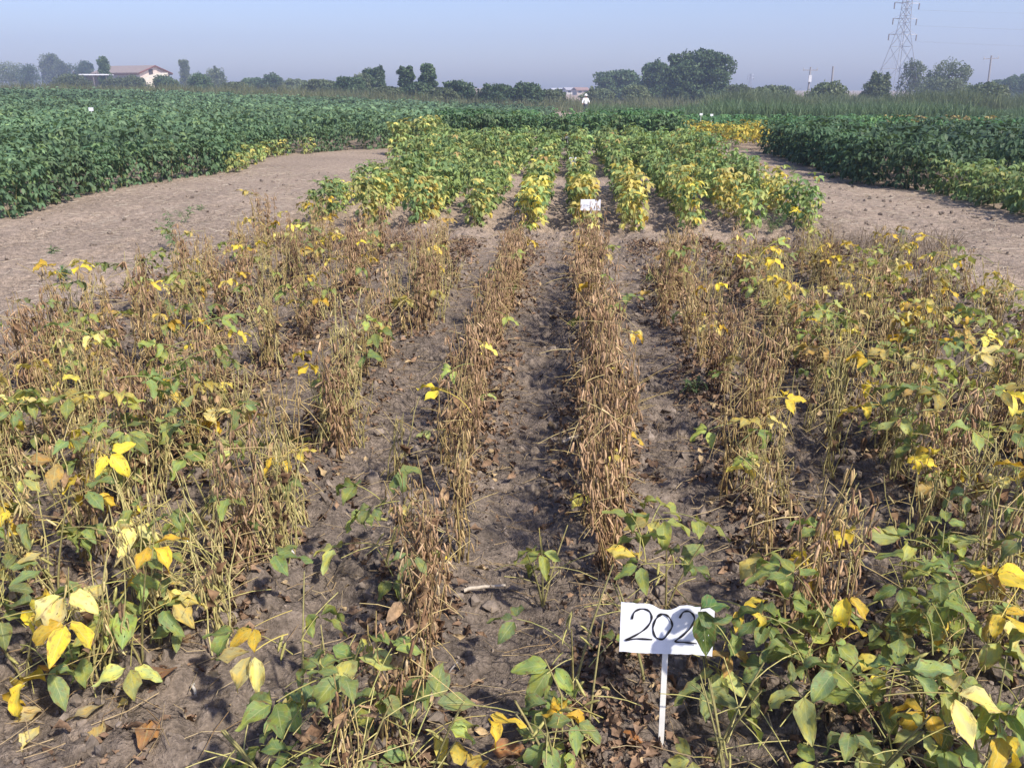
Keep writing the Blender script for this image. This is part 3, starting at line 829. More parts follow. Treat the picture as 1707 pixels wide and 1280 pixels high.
PB_dark = protos(rb, 6, 0.75, 0.25, 66, 1.2, DG, (2, 3, 2, 1))
PB_shade = protos(rb, 4, 0.75, 0.26, 64, 1.25, [(0.070, 0.125, 0.062), (0.088, 0.150, 0.074), (0.11, 0.18, 0.085)], (3, 3, 2))  # greens darkened: shadow side of the right field put into the leaf colour
PB_mid = protos(rb, 3, 0.55, 0.20, 46, 1.05, [(0.13, 0.20, 0.085), (0.18, 0.26, 0.10), (0.25, 0.33, 0.12), (0.40, 0.41, 0.15)], (2, 3, 2, 0.6))
PB_lime = protos(rb, 2, 0.42, 0.20, 40, 1.1, YG, (1, 4, 3, 0.5, 0, 0))

def put(name, proto, x, y, s, label, cat, group, sz=1.0):
    o = link(name, proto[0]); o.location = (x, y, float(terrain(x, y)) + (gz(x, y) - float(terrain(x, y)) if y < 24 else 0))
    o.rotation_euler = (rn.normal(0, 0.06), rn.normal(0, 0.06), rn.uniform(0, 6.28)); o.scale = (s, s, s * sz)
    f = link('foliage', proto[1], o); f['kind'] = 'stuff'
    tag(o, label, cat, group)
    return o

def plot_row_name(k):
    d = k - 5
    if d == 0: return 'row of the'
    return '%s row %s of' % (('first', 'second', 'third', 'fourth', 'fifth')[abs(d) - 1], 'right' if d > 0 else 'left')

# second plot: yellowing plants round the second white sign
for k, x0 in enumerate(ROWS):
    y = 9.15 + rn.uniform(0, 0.15); c = 0
    while y < 14.2:
        y += 0.20 * rn.uniform(0.8, 1.25)
        if k in (4, 5, 3, 6) and 13.6 < y: continue
        c += 1
        x = x0 + rn.normal(0, 0.04)
        yl = float(vnoise(np.array([x0 * 1.1 + 3]), np.array([y * 0.9]), 71)[0]) + (0.22 if k in (4, 5) else 0.06 if k in (6, 1) else -0.05) - 0.035 * (y - 10) + rn.normal(0, 0.10)
        pr = PB_yel if yl > 0.60 else (PB_mix if yl > 0.38 else PB_grn)
        s = rn.uniform(0.68, 1.08)
        if k == 0: s *= 0.75
        put('yellowing_soybean_plant', pr[rn.integers(len(pr))], x, y, s, 'yellowing soybean plant, %s from near end, %s blank white sign' % (ordinal(c), plot_row_name(k)), 'soybean plant', 'yellowing plants of the second plot')
# third plot, greener
for k, x0 in enumerate(ROWS):
    y = 15.0 + rn.uniform(0, 0.15); c = 0
    while y < 20.6:
        y += 0.235 * rn.uniform(0.8, 1.25); c += 1
        pr = PB_grn if rn.random() < 0.85 else PB_mix
        put('green_soybean_plant', pr[rn.integers(len(pr))], x0 + rn.normal(0, 0.05), y, rn.uniform(0.8, 1.18), 'green soybean plant, %s from near end, %s half-hidden sign' % (ordinal(c), plot_row_name(k)), 'soybean plant', 'green plants of the third plot')
# pale tall clump at the back left corner of the third plot
for i in range(16):
    x, y = rn.uniform(-4.3, -3.2), 20.2 + 0.19 * i
    put('pale_soybean_plant', PB_mix[rn.integers(4)], x, y, rn.uniform(1.3, 1.6), 'tall pale yellow-green plant, %s from the front of the clump beside the left path' % ordinal(i + 1), 'soybean plant', 'pale clump behind the third plot')

# edges of the surrounding crops, plant by plant
def edge(n, fx, label, group, protos_, smin, smax):
    for i in range(n):
        x, y = fx(i)
        s = rn.uniform(smin, smax)
        put('dark_soybean_plant', protos_[rn.integers(len(protos_))], x, y, s, label % ordinal(i + 1), 'soybean plant', group)
def left_edge_x(y): return -6.85 + 0.25 * math.sin(y * 0.9) + (2.2 * float(sstep(19.5, 24, y)))
def right_edge_x(y): return 4.85 + 0.75 * (1 - float(sstep(12.5, 14.5, y)))
edge(62, lambda i: (lambda y: (left_edge_x(y) - 0.05 + rn.normal(0, 0.08), y))(9.9 + 0.235 * i), 'dark green soybean plant, %s along the left field edge facing the sandy path', 'plants edging the left field', PB_dark, 0.68, 0.95)
edge(14, lambda i: (-7.1 - 0.27 * i, 9.75 + rn.normal(0, 0.1) - 0.02 * i), 'dark green soybean plant, %s from the corner along the left field front', 'plants edging the left field front', PB_dark, 0.7, 0.95)
edge(34, lambda i: (right_edge_x(13.6 + 0.235 * i) + 0.16 * math.sin(i * 1.3), 13.8 + 0.235 * i), 'dark shaded soybean plant, %s along the right field edge beside the path', 'plants edging the right field', PB_shade, 0.85, 1.12)
edge(26, lambda i: (-4.0 + 0.27 * i, 23.4 + rn.normal(0, 0.15)), 'deep green tall soybean plant, %s in the front row behind the third plot', 'front row of the tall green plot', PB_dark, 1.05, 1.22)
for i in range(9):
    y = 15.8 + 0.6 * i
    put('low_soybean_plant', PB_lime[i % 2], left_edge_x(y) + rn.uniform(0.25, 0.45), y, rn.uniform(0.7, 1.0), 'low lime green plant, %s from near end, at the left field edge on the path' % ordinal(i + 1), 'soybean plant', 'lime plants along the left path')
for i in range(40):
    y = 10.3 + 0.085 * i
    put('pale_edge_plant', PB_mid[i % 3], 5.5 + 0.55 * (i % 3) + rn.uniform(-0.12, 0.12), y, rn.uniform(0.8, 1.05), 'pale green plant, %s from near end, at the near corner of the right field' % ordinal(i + 1), 'soybean plant', 'pale plants at the near end of the right field')

# masses of the fields behind those edges
def field(name, label, pts, proto_args, LODs, seed, kindname='soybean field', hs=(0.64, 1.2)):
    """pts (N,2); proto_args = (H, rx, size, cols, weights); LODs = (n leaves, size factor, nv) picked by distance"""
    rng = np.random.default_rng(seed)
    H, rx, size, cols, wts = proto_args
    mb = MB()
    d = pts[:, 1]
    for (lo, hi, n, sf, nv) in LODs:
        sel = pts[(d >= lo) & (d < hi)]
        if not len(sel): continue
        K = 5
        for q in range(K):
            st, fo = bush_proto(rng, H, rx * (1 + 0.1 * (sf - 1)), n, size * sf, cols, wts, nv, ground_leaf=0.45, nu=2 if hi <= 15 else 1)
            V = np.concatenate(fo.V); Q = np.concatenate(fo.Q); C = np.concatenate(fo.C); U = np.concatenate(fo.U)
            s = sel[q::K]; N = len(s)
            if N == 0: continue
            sc_ = rng.uniform(*hs, N)
            M = rotm(rng.uniform(0, 6.28, N)) * sc_[:, None, None]
            P = np.stack([s[:, 0], s[:, 1], terrain(s[:, 0], s[:, 1])], -1)
            W = (np.einsum('nij,kj->nki', M, V) + P[:, None]).reshape(-1, 3)
            g = rng.uniform(0.8, 1.2, N) * (0.62 + 0.76 * vnoise(s[:, 0] * 0.35, s[:, 1] * 0.2, 61))
            CC = (C[None] * g[:, None, None]).reshape(-1, 3)
            QQ = (Q[None] + (np.arange(N) * len(V))[:, None, None]).reshape(-1, 4)
            mb.add(W, QQ, None, CC, np.tile(U, (N, 1)))
    o = mb.build(name, M_FAR)
    return tag(o, label, kindname, kind='stuff')

def grid_pts(x0, x1, y0, y1, dx, dy, rng, inside, jit=0.3):
    xs = np.arange(x0, x1, dx); ys = np.arange(y0, y1, dy)
    X, Y = np.meshgrid(xs, ys); X = X.ravel(); Y = Y.ravel()
    X = X + rng.normal(0, jit * dx * 0.5, len(X)); Y = Y + rng.normal(0, jit * dy, len(Y))
    ok = inside(X, Y); X, Y = X[ok], Y[ok]
    px = X / Y
    ok = (px > math.tan(-rad(31.2) - YAW) * 1.06 - 0.02) & (px < math.tan(rad(31.2) - YAW) * 1.10)
    return np.stack([X[ok], Y[ok]], -1)

rf = np.random.default_rng(90)
lex = np.vectorize(left_edge_x)
def in_left(X, Y): return (X < lex(Y) - 0.25) & (Y > 9.9 - 0.02 * (X + 7)) & ((Y < 27) | (X < -1.9 - 0.0 * Y))
def in_left_far(X, Y): return (X < np.where(Y < 29, -4.5, -2.0)) & (Y >= 25)
P1 = grid_pts(-30, -4, 9.9, 25, 0.55, 0.28, rf, in_left)
P2 = grid_pts(-48, -1.5, 25, 46, 0.62, 0.5, rf, in_left_far)
P3 = grid_pts(-75, -1.5, 46, 84, 0.9, 0.85, rf, in_left_far)
PL = np.concatenate([P1, P2, P3])
field('soybean_field', 'wide dark green soybean field left of the sandy path', PL, (0.70, 0.27, 1.2, DG, (2, 3, 2, 1)),
      [(0, 15, 28, 1.03, 2), (15, 25, 20, 1.2, 2), (25, 46, 11, 1.85, 2), (46, 90, 6, 3.1, 2)], 91)
P4 = grid_pts(-3.9, 3.0, 23.7, 28, 0.45, 0.3, rf, lambda X, Y: (X < 2.95))
P5 = grid_pts(0.6, 16, 28, 44, 0.6, 0.5, rf, lambda X, Y: (X > 0.6))
DG2 = [(0.075, 0.165, 0.060), (0.10, 0.20, 0.072), (0.13, 0.23, 0.08)]
field('tall_soybean_plot', 'tall deep green soybean plot behind the third plot', P4, (0.80, 0.25, 1.2, DG2, (2, 3, 2)), [(0, 90, 22, 1.2, 2)], 92)
field('low_soybean_field', 'low green soybean field beyond the tall plot', P5, (0.55, 0.28, 1.2, DG2, (3, 3, 1)), [(0, 36, 10, 1.6, 2), (36, 90, 7, 2.0, 2)], 93)
P6 = grid_pts(5.0, 18, 13.6, 21.6, 0.5, 0.28, rf, lambda X, Y: X > np.vectorize(right_edge_x)(Y) + 0.25)
field('right_soybean_field', 'dark green soybean field right of the path', P6, (0.72, 0.27, 1.25, [(0.075, 0.13, 0.065), (0.095, 0.155, 0.077), (0.12, 0.19, 0.09)], (3, 3, 2)), [(0, 15, 30, 1.05, 2), (15, 30, 20, 1.3, 2)], 94)  # leaf colours darkened too, painting in the shaded look of this block
P6b = grid_pts(7.1, 13, 10.2, 13.9, 0.5, 0.3, rf, lambda X, Y: X > 7.1)
field('pale_corner_crop', 'lower paler green crop at the near corner of the right field', P6b, (0.5, 0.25, 1.0, [(0.15, 0.23, 0.085), (0.12, 0.20, 0.08), (0.26, 0.34, 0.10)], (3, 3, 1)), [(0, 30, 22, 1.1, 2)], 99)
YF = [(0.30, 0.30, 0.06), (0.52, 0.42, 0.07), (0.58, 0.44, 0.06), (0.16, 0.22, 0.06)]
P7 = grid_pts(3.2, 9.5, 22.2, 30, 0.5, 0.3, rf, lambda X, Y: (X > 3.5 + 0.14 * (28 - Y)) & (X < 6.6))
field('yellow_soybean_plot', 'bright yellow soybean plot at the end of the right path', P7, (0.50, 0.22, 1.1, YF, (1.2, 3, 2, 0.8)), [(0, 90, 16, 1.2, 2)], 95)
P8 = grid_pts(9.8, 26, 22.5, 33, 0.6, 0.4, rf, lambda X, Y: X > 9.8)
field('mixed_green_field', 'green field behind the right soybean field', P8, (0.42, 0.25, 1.2, DG, (3, 3, 2, 1)), [(0, 90, 10, 1.6, 2)], 96)
OF = [(0.40, 0.30, 0.11), (0.36, 0.24, 0.11), (0.45, 0.36, 0.13)]
P9 = grid_pts(11.8, 15.8, 33.5, 35.5, 0.6, 0.4, rf, lambda X, Y: X > 12)
field('orange_soybean_plot', 'narrow orange-yellow ripe plot behind the right green field', P9, (0.58, 0.22, 1.0, OF, (1, 1, 1)), [(0, 90, 12, 1.5, 2)], 97)
P10 = grid_pts(16, 40, 33, 46, 0.7, 0.6, rf, lambda X, Y: X > 16)
field('far_green_field', 'grey-green crop far to the right', P10, (0.5, 0.28, 1.2, DG, (2, 3, 2, 1)), [(0, 90, 7, 2.2, 2)], 98)

# tall grass strip and reeds
def blades(name, label, cat, x0, x1, y0, y1, n, hr, cA, cB, wid, seed, lean=0.18, droop=True):
    rng = np.random.default_rng(seed)
    y = rng.uniform(y0, y1, n); x = rng.uniform(x0, x1, n)
    x = x * (y / ((y0 + y1) / 2))
    h = rng.uniform(hr[0], hr[1], n) * (0.45 + 0.95 * vnoise(x * 0.22, y * 0.22, seed) * (0.6 + 0.8 * vnoise(x * 0.9, y * 0.9, seed + 1))); a = rng.uniform(0, 6.28, n); ln = rng.normal(0, lean, n)
    wv = wid * rng.uniform(0.7, 1.3, n)
    z = terrain(x, y)
    dx, dy = np.cos(a), np.sin(a)
    V = np.zeros((n, 6, 3))
    for k, (t, ww) in enumerate(((0, 1), (0.6, 0.9), (1.0, 0.12))):
        ox = ln * h * t * t * np.sin(a * 3); oy = ln * h * t * t * np.cos(a * 3); hz = h * (t - (0.12 * t * t if droop else 0))
        V[:, 2 * k] = np.stack([x - dx * wv * ww + ox, y - dy * wv * ww + oy, z + hz], -1)
        V[:, 2 * k + 1] = np.stack([x + dx * wv * ww + ox, y + dy * wv * ww + oy, z + hz], -1)
    b = np.arange(n)[:, None] * 6
    Q = np.concatenate([b + np.array([[0, 1, 3, 2]]), b + np.array([[2, 3, 5, 4]])])
    c = np.repeat(hash_col(rng, cA, cB, n), 6, 0)
    mb = MB(); mb.add(V.reshape(-1, 3), Q, None, c)
    o = mb.build(name, M_FAR); return tag(o, label, cat, kind='stuff')
blades('tall_grass', 'strip of tall blue-green grassy crop across the middle distance', 'tall grass', 1.0, 42, 46, 60, 45000, (0.75, 1.25), (0.080, 0.135, 0.065), (0.15, 0.21, 0.10), 0.021, 101, 0.4)
blades('reeds', 'band of tall grey-green reeds in front of the pylon', 'reeds', at(1180, 80), at(1780, 80), 72, 92, 45000, (1.0, 2.0), (0.11, 0.155, 0.07), (0.21, 0.245, 0.115), 0.026, 102, 0.4)
blades('far_grass', 'olive rough grass at the far end of the fields', 'rough grass', at(-60, 100), at(1250, 100), 86, 112, 20000, (0.6, 1.4), (0.10, 0.13, 0.06), (0.20, 0.20, 0.10), 0.03, 103, 0.4)
blades('dry_verge_grass', 'brown dead weeds piled at the right end of the near plot', 'dead weeds', 1.9, 3.6, 7.4, 8.9, 1500, (0.05, 0.22), (0.17, 0.13, 0.095), (0.34, 0.26, 0.18), 0.003, 104, 1.3)
blades('dead_weeds', 'dark dried weeds at the left end of the near plot', 'dead weeds', -3.1, -1.2, 7.7, 8.9, 1200, (0.06, 0.30), (0.16, 0.10, 0.065), (0.34, 0.23, 0.14), 0.003, 105, 1.1)

# ------------------------------------------------------------------ weeds on the paths
def weed(px, py, h, label, n=26, c=((0.10, 0.17, 0.07), (0.20, 0.27, 0.11))):
    x, y = gnd(px, py)
    st, fo = MB(), MB()
    pr = simple_leaf(0.05, 0.010, 0.4, 0.6, 2)
    for s in range(5):
        a = rn.uniform(0, 6.28); t = np.linspace(0, 1, 5)
        P = np.stack([np.cos(a) * h * 0.4 * t, np.sin(a) * h * 0.4 * t, h * rn.uniform(0.6, 1) * t], -1)
        st.tube(P, np.linspace(0.003, 0.0015, 5), (0.38, 0.36, 0.24), 4)
        for i in range(n):
            k = rn.uniform(0.2, 1); p = np.array([np.interp(k, t, P[:, q]) for q in range(3)])
            M = np.array(Euler((rn.uniform(-0.4, 0.8), rn.uniform(-0.5, 0.5), rn.uniform(0, 6.28))).to_matrix()) * rn.uniform(0.7, 1.6)
            fo.add(pr[0] @ M.T + p, pr[1], None, hash_col(rn, *c, 1)[0], pr[2])
    o = st.build('weed', M_STEM); o.location = (x, y, gz(x, y))
    f = fo.build('foliage', M_LEAFC, o); f['kind'] = 'stuff'
    tag(o, label, 'weed', 'weeds on the bare soil')
weed(295, 420, 0.42, 'tall grey-green weed on the left path beside the dry plot', 40)
weed(310, 372, 0.22, 'small weed behind the tall weed on the left path', 18)
weed(105, 470, 0.12, 'low grassy weed tuft at the left end of the path', 16)
weed(90, 420, 0.06, 'tiny green weed further up the left path', 10)
weed(335, 352, 0.08, 'yellowish seedling on the middle of the left path', 10)
weed(1285, 395, 0.28, 'narrow-leaved grey-green weed at the right end of the second plot', 40)
weed(1505, 392, 0.06, 'small green weed alone on the right path', 12)
weed(1320, 292, 0.14, 'small upright weed beside the right field edge', 10)
weed(1155, 660, 0.10, 'dark green broad weed between the rows', 10)
weed(1245, 302, 0.18, 'slender weed on the edge of the right path', 10)

# ------------------------------------------------------------------ number signs
def stroke(mb, pts, wdt, y, c=(0.02, 0.02, 0.025)):
    """a flat ribbon of ink following pts (x, z) at depth y"""
    pts = np.array(pts, float)
    # smooth with Catmull-Rom
    P = [pts[0]] + list(pts) + [pts[-1]]; res = []
    for i in range(1, len(P) - 2):
        for t in np.linspace(0, 1, 6, endpoint=False):
            p0, p1, p2, p3 = P[i - 1], P[i], P[i + 1], P[i + 2]
            res.append(0.5 * (2 * p1 + (p2 - p0) * t + (2 * p0 - 5 * p1 + 4 * p2 - p3) * t * t + (3 * p1 - p0 - 3 * p2 + p3) * t ** 3))
    res.append(P[-2]); res = np.array(res)
    T = np.gradient(res, axis=0); T /= np.linalg.norm(T, axis=1)[:, None] + 1e-9
    Nn = np.stack([-T[:, 1], T[:, 0]], -1)
    wv = wdt * (0.9 + 0.25 * np.sin(np.arange(len(res)) * 0.9))[:, None] / 2
    a, b = res + Nn * wv, res - Nn * wv
    V = np.concatenate([np.stack([a[:, 0], np.full(len(a), y), a[:, 1]], -1), np.stack([b[:, 0], np.full(len(b), y), b[:, 1]], -1)])
    n = len(res); i = np.arange(n - 1)
    mb.add(V, np.stack([i, i + n, i + n + 1, i + 1], -1), None, c)

def sign(x, y, zc, label, w=0.215, h=0.122, notch=False, tilt=(0, 0, 0), stake_top=0.0, bite_right=False):
    g = gz(x, y) if y < 24 else float(terrain(x, y))
    root = link('plot_sign', None); root.location = (x, y, g); root.rotation_euler = tilt
    zc = zc - g
    st = MB(); st.box((-0.0065, -0.004, -0.05), (0.0065, 0.004, zc - h / 2 + 0.002 + stake_top), (0.72, 0.70, 0.64))
    s_o = st.build('stake', M_CARD, root, smooth=False)
    s_o.location = (0, 0, 0)
    # board outline with small irregularities, given real thickness
    top = h / 2
    xs = np.linspace(-w / 2, w / 2, 25)
    tz = np.full(25, top) + rn.normal(0, 0.0006, 25)
    if notch:
        tz -= 0.013 * np.exp(-((xs + 0.003) / 0.026) ** 4)
        tz -= 0.004 * sstep(0.0, 0.1, xs)
    if bite_right: tz -= 0.02 * sstep(w * 0.27, w * 0.33, xs) * (1 - sstep(w * 0.38, w * 0.42, xs))
    bz = np.full(25, -h / 2) + rn.normal(0, 0.0005, 25)
    wob = 0.0025 * np.sin(xs * 30)
    V = []
    for yy in (-0.0075, -0.0055):
        V += [(a, yy + b, c) for a, b, c in zip(xs, wob, tz)] + [(a, yy + b, c) for a, b, c in zip(xs, wob, bz)]
    V = np.array(V); i = np.arange(24); Q = np.concatenate([
        np.stack([i, i + 25, i + 26, i + 1], -1), np.stack([i + 50, i + 51, i + 76, i + 75], -1),
        np.stack([i, i + 1, i + 51, i + 50], -1), np.stack([i + 25, i + 75, i + 76, i + 26], -1)])
    Q = np.concatenate([Q, [[0, 50, 75, 25], [24, 49, 99, 74]]])
    b = MB(); b.add(V, Q, None, (0.80, 0.81, 0.84)); bo = b.build('board', M_CARD, root, smooth=False); bo.location = (0, 0, zc)
    tag(root, label, 'sign', 'white plot number signs')
    return root, bo

zs1 = zat(1052, 1108, SIGN1[1])
root, board = sign(SIGN1[0], SIGN1[1], zs1, 'white plot sign with 202 handwritten in black marker', notch=True, tilt=(-0.16, 0, -0.02))
W2 = 0.215 / 152.0    # metres per photo pixel on the board
def bp(px, py): return ((px - 1108.5) * W2, (1050 - py) * W2)
Y2 = -0.0112
for pts in ([(1051, 1034), (1055, 1021), (1067, 1015), (1079, 1019), (1083, 1032), (1075, 1048), (1058, 1062), (1042, 1071), (1060, 1068), (1086, 1068)],
            [(1099, 1023), (1090, 1032), (1086, 1048), (1091, 1063), (1103, 1066), (1113, 1052), (1117, 1040), (1110, 1026), (1099, 1022), (1092, 1027)],
            [(1128, 1028), (1134, 1017), (1144, 1016), (1152, 1026), (1147, 1043), (1134, 1059), (1123, 1069), (1140, 1070), (1158, 1071)]):
    mb = MB(); stroke(mb, [bp(*p) for p in pts], 0.0046, Y2); mb.build('digit', M_INK, board, smooth=False)
# the leaves that hang over the sign's right end belong to the plant beside it
x, y = SIGN1[0] + 0.13, SIGN1[1] - 0.02
o = link('leafy_soybean_plant', STALK[1]); o.location = (x, y + 0.03, gz(x, y)); o.rotation_euler = (0, 0, 1.0)
tag(o, 'plant whose green leaf hangs over the right end of the 202 sign', 'soybean plant', 'leafy soybean plants near the camera')
lf = link('leaf', PETIOLE_ME[1], o)
o.rotation_euler = (0, 0, 0)
lf.location = (0.05, 0.0, 0.24); lf.rotation_euler = (0.55, 0, 1.2); lf.color = (0.36, 0.36, 0.11, 1)
tipw = Matrix.LocRotScale(lf.location, lf.rotation_euler.to_quaternion(), None) @ Vector(PETIOLES[1][-1])
def world_leaflet(target, rot, s, colr, k):
    l = link('leaflet', LEAFLET_ME[k], lf)
    M = Matrix.LocRotScale(lf.location, lf.rotation_euler.to_quaternion(), None).inverted() @ Matrix.LocRotScale(target, Euler(rot).to_quaternion(), Vector((s, s, s)))
    l.matrix_local = M; l.color = colr
gzs = gz(x, y)
def relp(dx, dy, zz): return Vector((SIGN1[0] + dx - x, SIGN1[1] + dy - (y + 0.03), zz - gzs))
lf.location = relp(0.16, 0.03, zs1 - 0.06); lf.rotation_euler = (0.7, 0.0, 1.25)
world_leaflet(relp(0.066, -0.036, zs1 + 0.098), (-1.42, 0.15, 3.0), 1.3, (0.11, 0.19, 0.06, 1), 0)
world_leaflet(relp(0.062, -0.026, zs1 + 0.100), (0.15, 0.1, -1.15), 0.95, (0.085, 0.17, 0.065, 1), 3)
world_leaflet(relp(0.056, -0.030, zs1 + 0.092), (-1.5, 1.35, 2.9), 1.0, (0.10, 0.16, 0.07, 1), 4)

sx, sy = gnd(983, 392)
r2_, b2_ = sign(sx, sy, zat(341, 983, sy), 'blank-looking white plot sign at the near end of the second plot', w=0.21, h=0.115, stake_top=0.06, bite_right=True)
mb = MB(); stroke(mb, [(-0.075, -0.004), (-0.045, -0.002), (-0.02, -0.008)], 0.006, -0.0112, (0.30, 0.30, 0.33)); mb.build('faint_mark', M_INK, b2_, smooth=False)
mb = MB(); stroke(mb, [(-0.006, 0.0), (-0.004, -0.018), (-0.003, -0.034)], 0.007, -0.0114, (0.24, 0.24, 0.27)); mb.build('faint_mark', M_INK, b2_, smooth=False)
sx = at(960, 15.05)
sign(sx, 15.35, zat(268, 960, 15.35), 'white plot sign half hidden among green plants of the third plot', w=0.17)
for px, py, Y, lb in ((146, 179, 26.0, 'small white plot sign standing in the left soybean field'),
                      (948, 229, 23.0, 'small white plot sign in front of the tall green plot'),
                      (1172, 190, 30.0, 'tiny white plot sign left of a pair in the far right fields'),
                      (1190, 191, 30.5, 'tiny white plot sign right of a pair in the far right fields')):
    sign(at(px, Y), Y, zat(py, px, Y), lb, w=0.15 if px < 900 else 0.10, h=0.10 if px < 900 else 0.065)

# ------------------------------------------------------------------ fallen leaves one can pick out
def fallen(px, py, size, c, label, k=2, fac=None):
    x, y = gnd(px, py)
    o = link('fallen_leaf', LEAFLET_ME[k]); o.location = (x, y, gz(x, y) + 0.018)
    o.rotation_euler = (rn.uniform(-0.15, 0.3), rn.uniform(-0.25, 0.25), rn.uniform(0, 6.28) if fac is None else fac); o.scale = (size * 1.3,) * 3; o.color = c
    tag(o, label, 'fallen leaf', 'fallen leaves on the soil')
PALE = (0.58, 0.50, 0.25, 1); OR = (0.36, 0.21, 0.11, 1)
fallen(70, 1175, 0.75, PALE, 'pale fallen leaf, upper of the pair near the bottom left corner')
fallen(65, 1215, 0.7, PALE, 'round pale fallen leaf, lower of the pair near the bottom left corner')
fallen(180, 1205, 0.75, (0.52, 0.47, 0.27, 1), 'squarish pale fallen leaf on grey soil at the bottom left', 6)
fallen(165, 1248, 0.75, (0.54, 0.46, 0.22, 1), 'pale torn fallen leaf under the squarish one')
fallen(215, 1190, 0.5, PALE, 'small ragged pale leaf beside the squarish fallen leaf')
fallen(255, 1228, 0.95, OR, 'large rust brown fallen leaf on grey soil at the bottom left', 6)
fallen(300, 1145, 1.0, (0.33, 0.21, 0.13, 1), 'broad brown fallen leaf below the dry clump at the left', 6)
fallen(95, 1105, 0.75, (0.55, 0.36, 0.08, 1), 'orange-yellow fallen leaf beside the dark plant at the left edge')
fallen(740, 972, 0.75, (0.66, 0.52, 0.09, 1), 'bright yellow fallen leaf at the near foot of the centre row')
fallen(735, 1248, 0.8, (0.6, 0.5, 0.12, 1), 'folded yellow fallen leaf near the bottom of the centre row', 4)
fallen(820, 1262, 0.95, (0.30, 0.15, 0.08, 1), 'crumpled brown fallen leaf at the bottom centre', 5)
fallen(920, 1150, 0.8, (0.34, 0.16, 0.08, 1), 'reddish brown fallen leaf left of the 202 sign', 5)
fallen(915, 1215, 1.0, (0.38, 0.22, 0.13, 1), 'broad tan fallen leaf below the small green plant by the sign', 6)
fallen(1075, 1265, 0.9, (0.30, 0.13, 0.07, 1), 'dark red-brown fallen leaf below the 202 sign stake', 5)

# sticks and a stone
def stick(p, q, r, label, name='stick', c=(0.42, 0.36, 0.28)):
    a, b = gnd(*p), gnd(*q)
    A = np.array([a[0], a[1], gz(*a) + r + 0.012]); B = np.array([b[0], b[1], gz(*b) + r + 0.016]); t = np.linspace(0, 1, 7)[:, None]
    P = A + (B - A) * t + rn.normal(0, 0.0025, (7, 3))
    mb = MB(); mb.tube(P, np.linspace(r, r * 0.6, 7), c, 6); mb.build(name, M_STEM)
    o = bpy.context.scene.objects[-1] if False else col.objects[-1]
    tag(o, label, 'stick', 'sticks on the soil')
stick((773, 1003), (842, 990), 0.007, 'weathered grey stick lying between the rows')
stick((712, 1182), (762, 1115), 0.004, 'thin dark grey twig at the foot of the centre row', c=(0.26, 0.23, 0.20))
stick((930, 752), (975, 738), 0.007, 'pale broken stalk against the foot of the brown row', c=(0.5, 0.42, 0.32))
stick((320, 1148), (328, 1172), 0.005, 'short pale stick end near the brown fallen leaf', c=(0.55, 0.50, 0.42))
bm = bmesh.new(); bmesh.ops.create_icosphere(bm, subdivisions=3, radius=1.0)
for v in bm.verts:
    f = 1 + 0.22 * math.sin(v.co.x * 4 + 1) * math.sin(v.co.y * 3.3) + 0.15 * math.sin(v.co.z * 5 + v.co.x * 3)
    v.co = Vector((v.co.x * f * 0.024, v.co.y * f * 0.019, v.co.z * f * 0.017))
me = bpy.data.meshes.new('stone'); bm.to_mesh(me); bm.free(); me.polygons.foreach_set('use_smooth', np.ones(len(me.polygons), bool))
a_ = me.attributes.new('Col', 'FLOAT_COLOR', 'POINT'); a_.data.foreach_set('color', np.tile(np.array((0.50, 0.46, 0.45, 1), np.float32), len(me.vertices)))
me.materials.append(M_CLOD)
x, y = gnd(480, 932); o = link('stone', me); o.location = (x, y, gz(x, y) + 0.012); tag(o, 'whitish lump of stone on the soil between the left rows', 'stone')

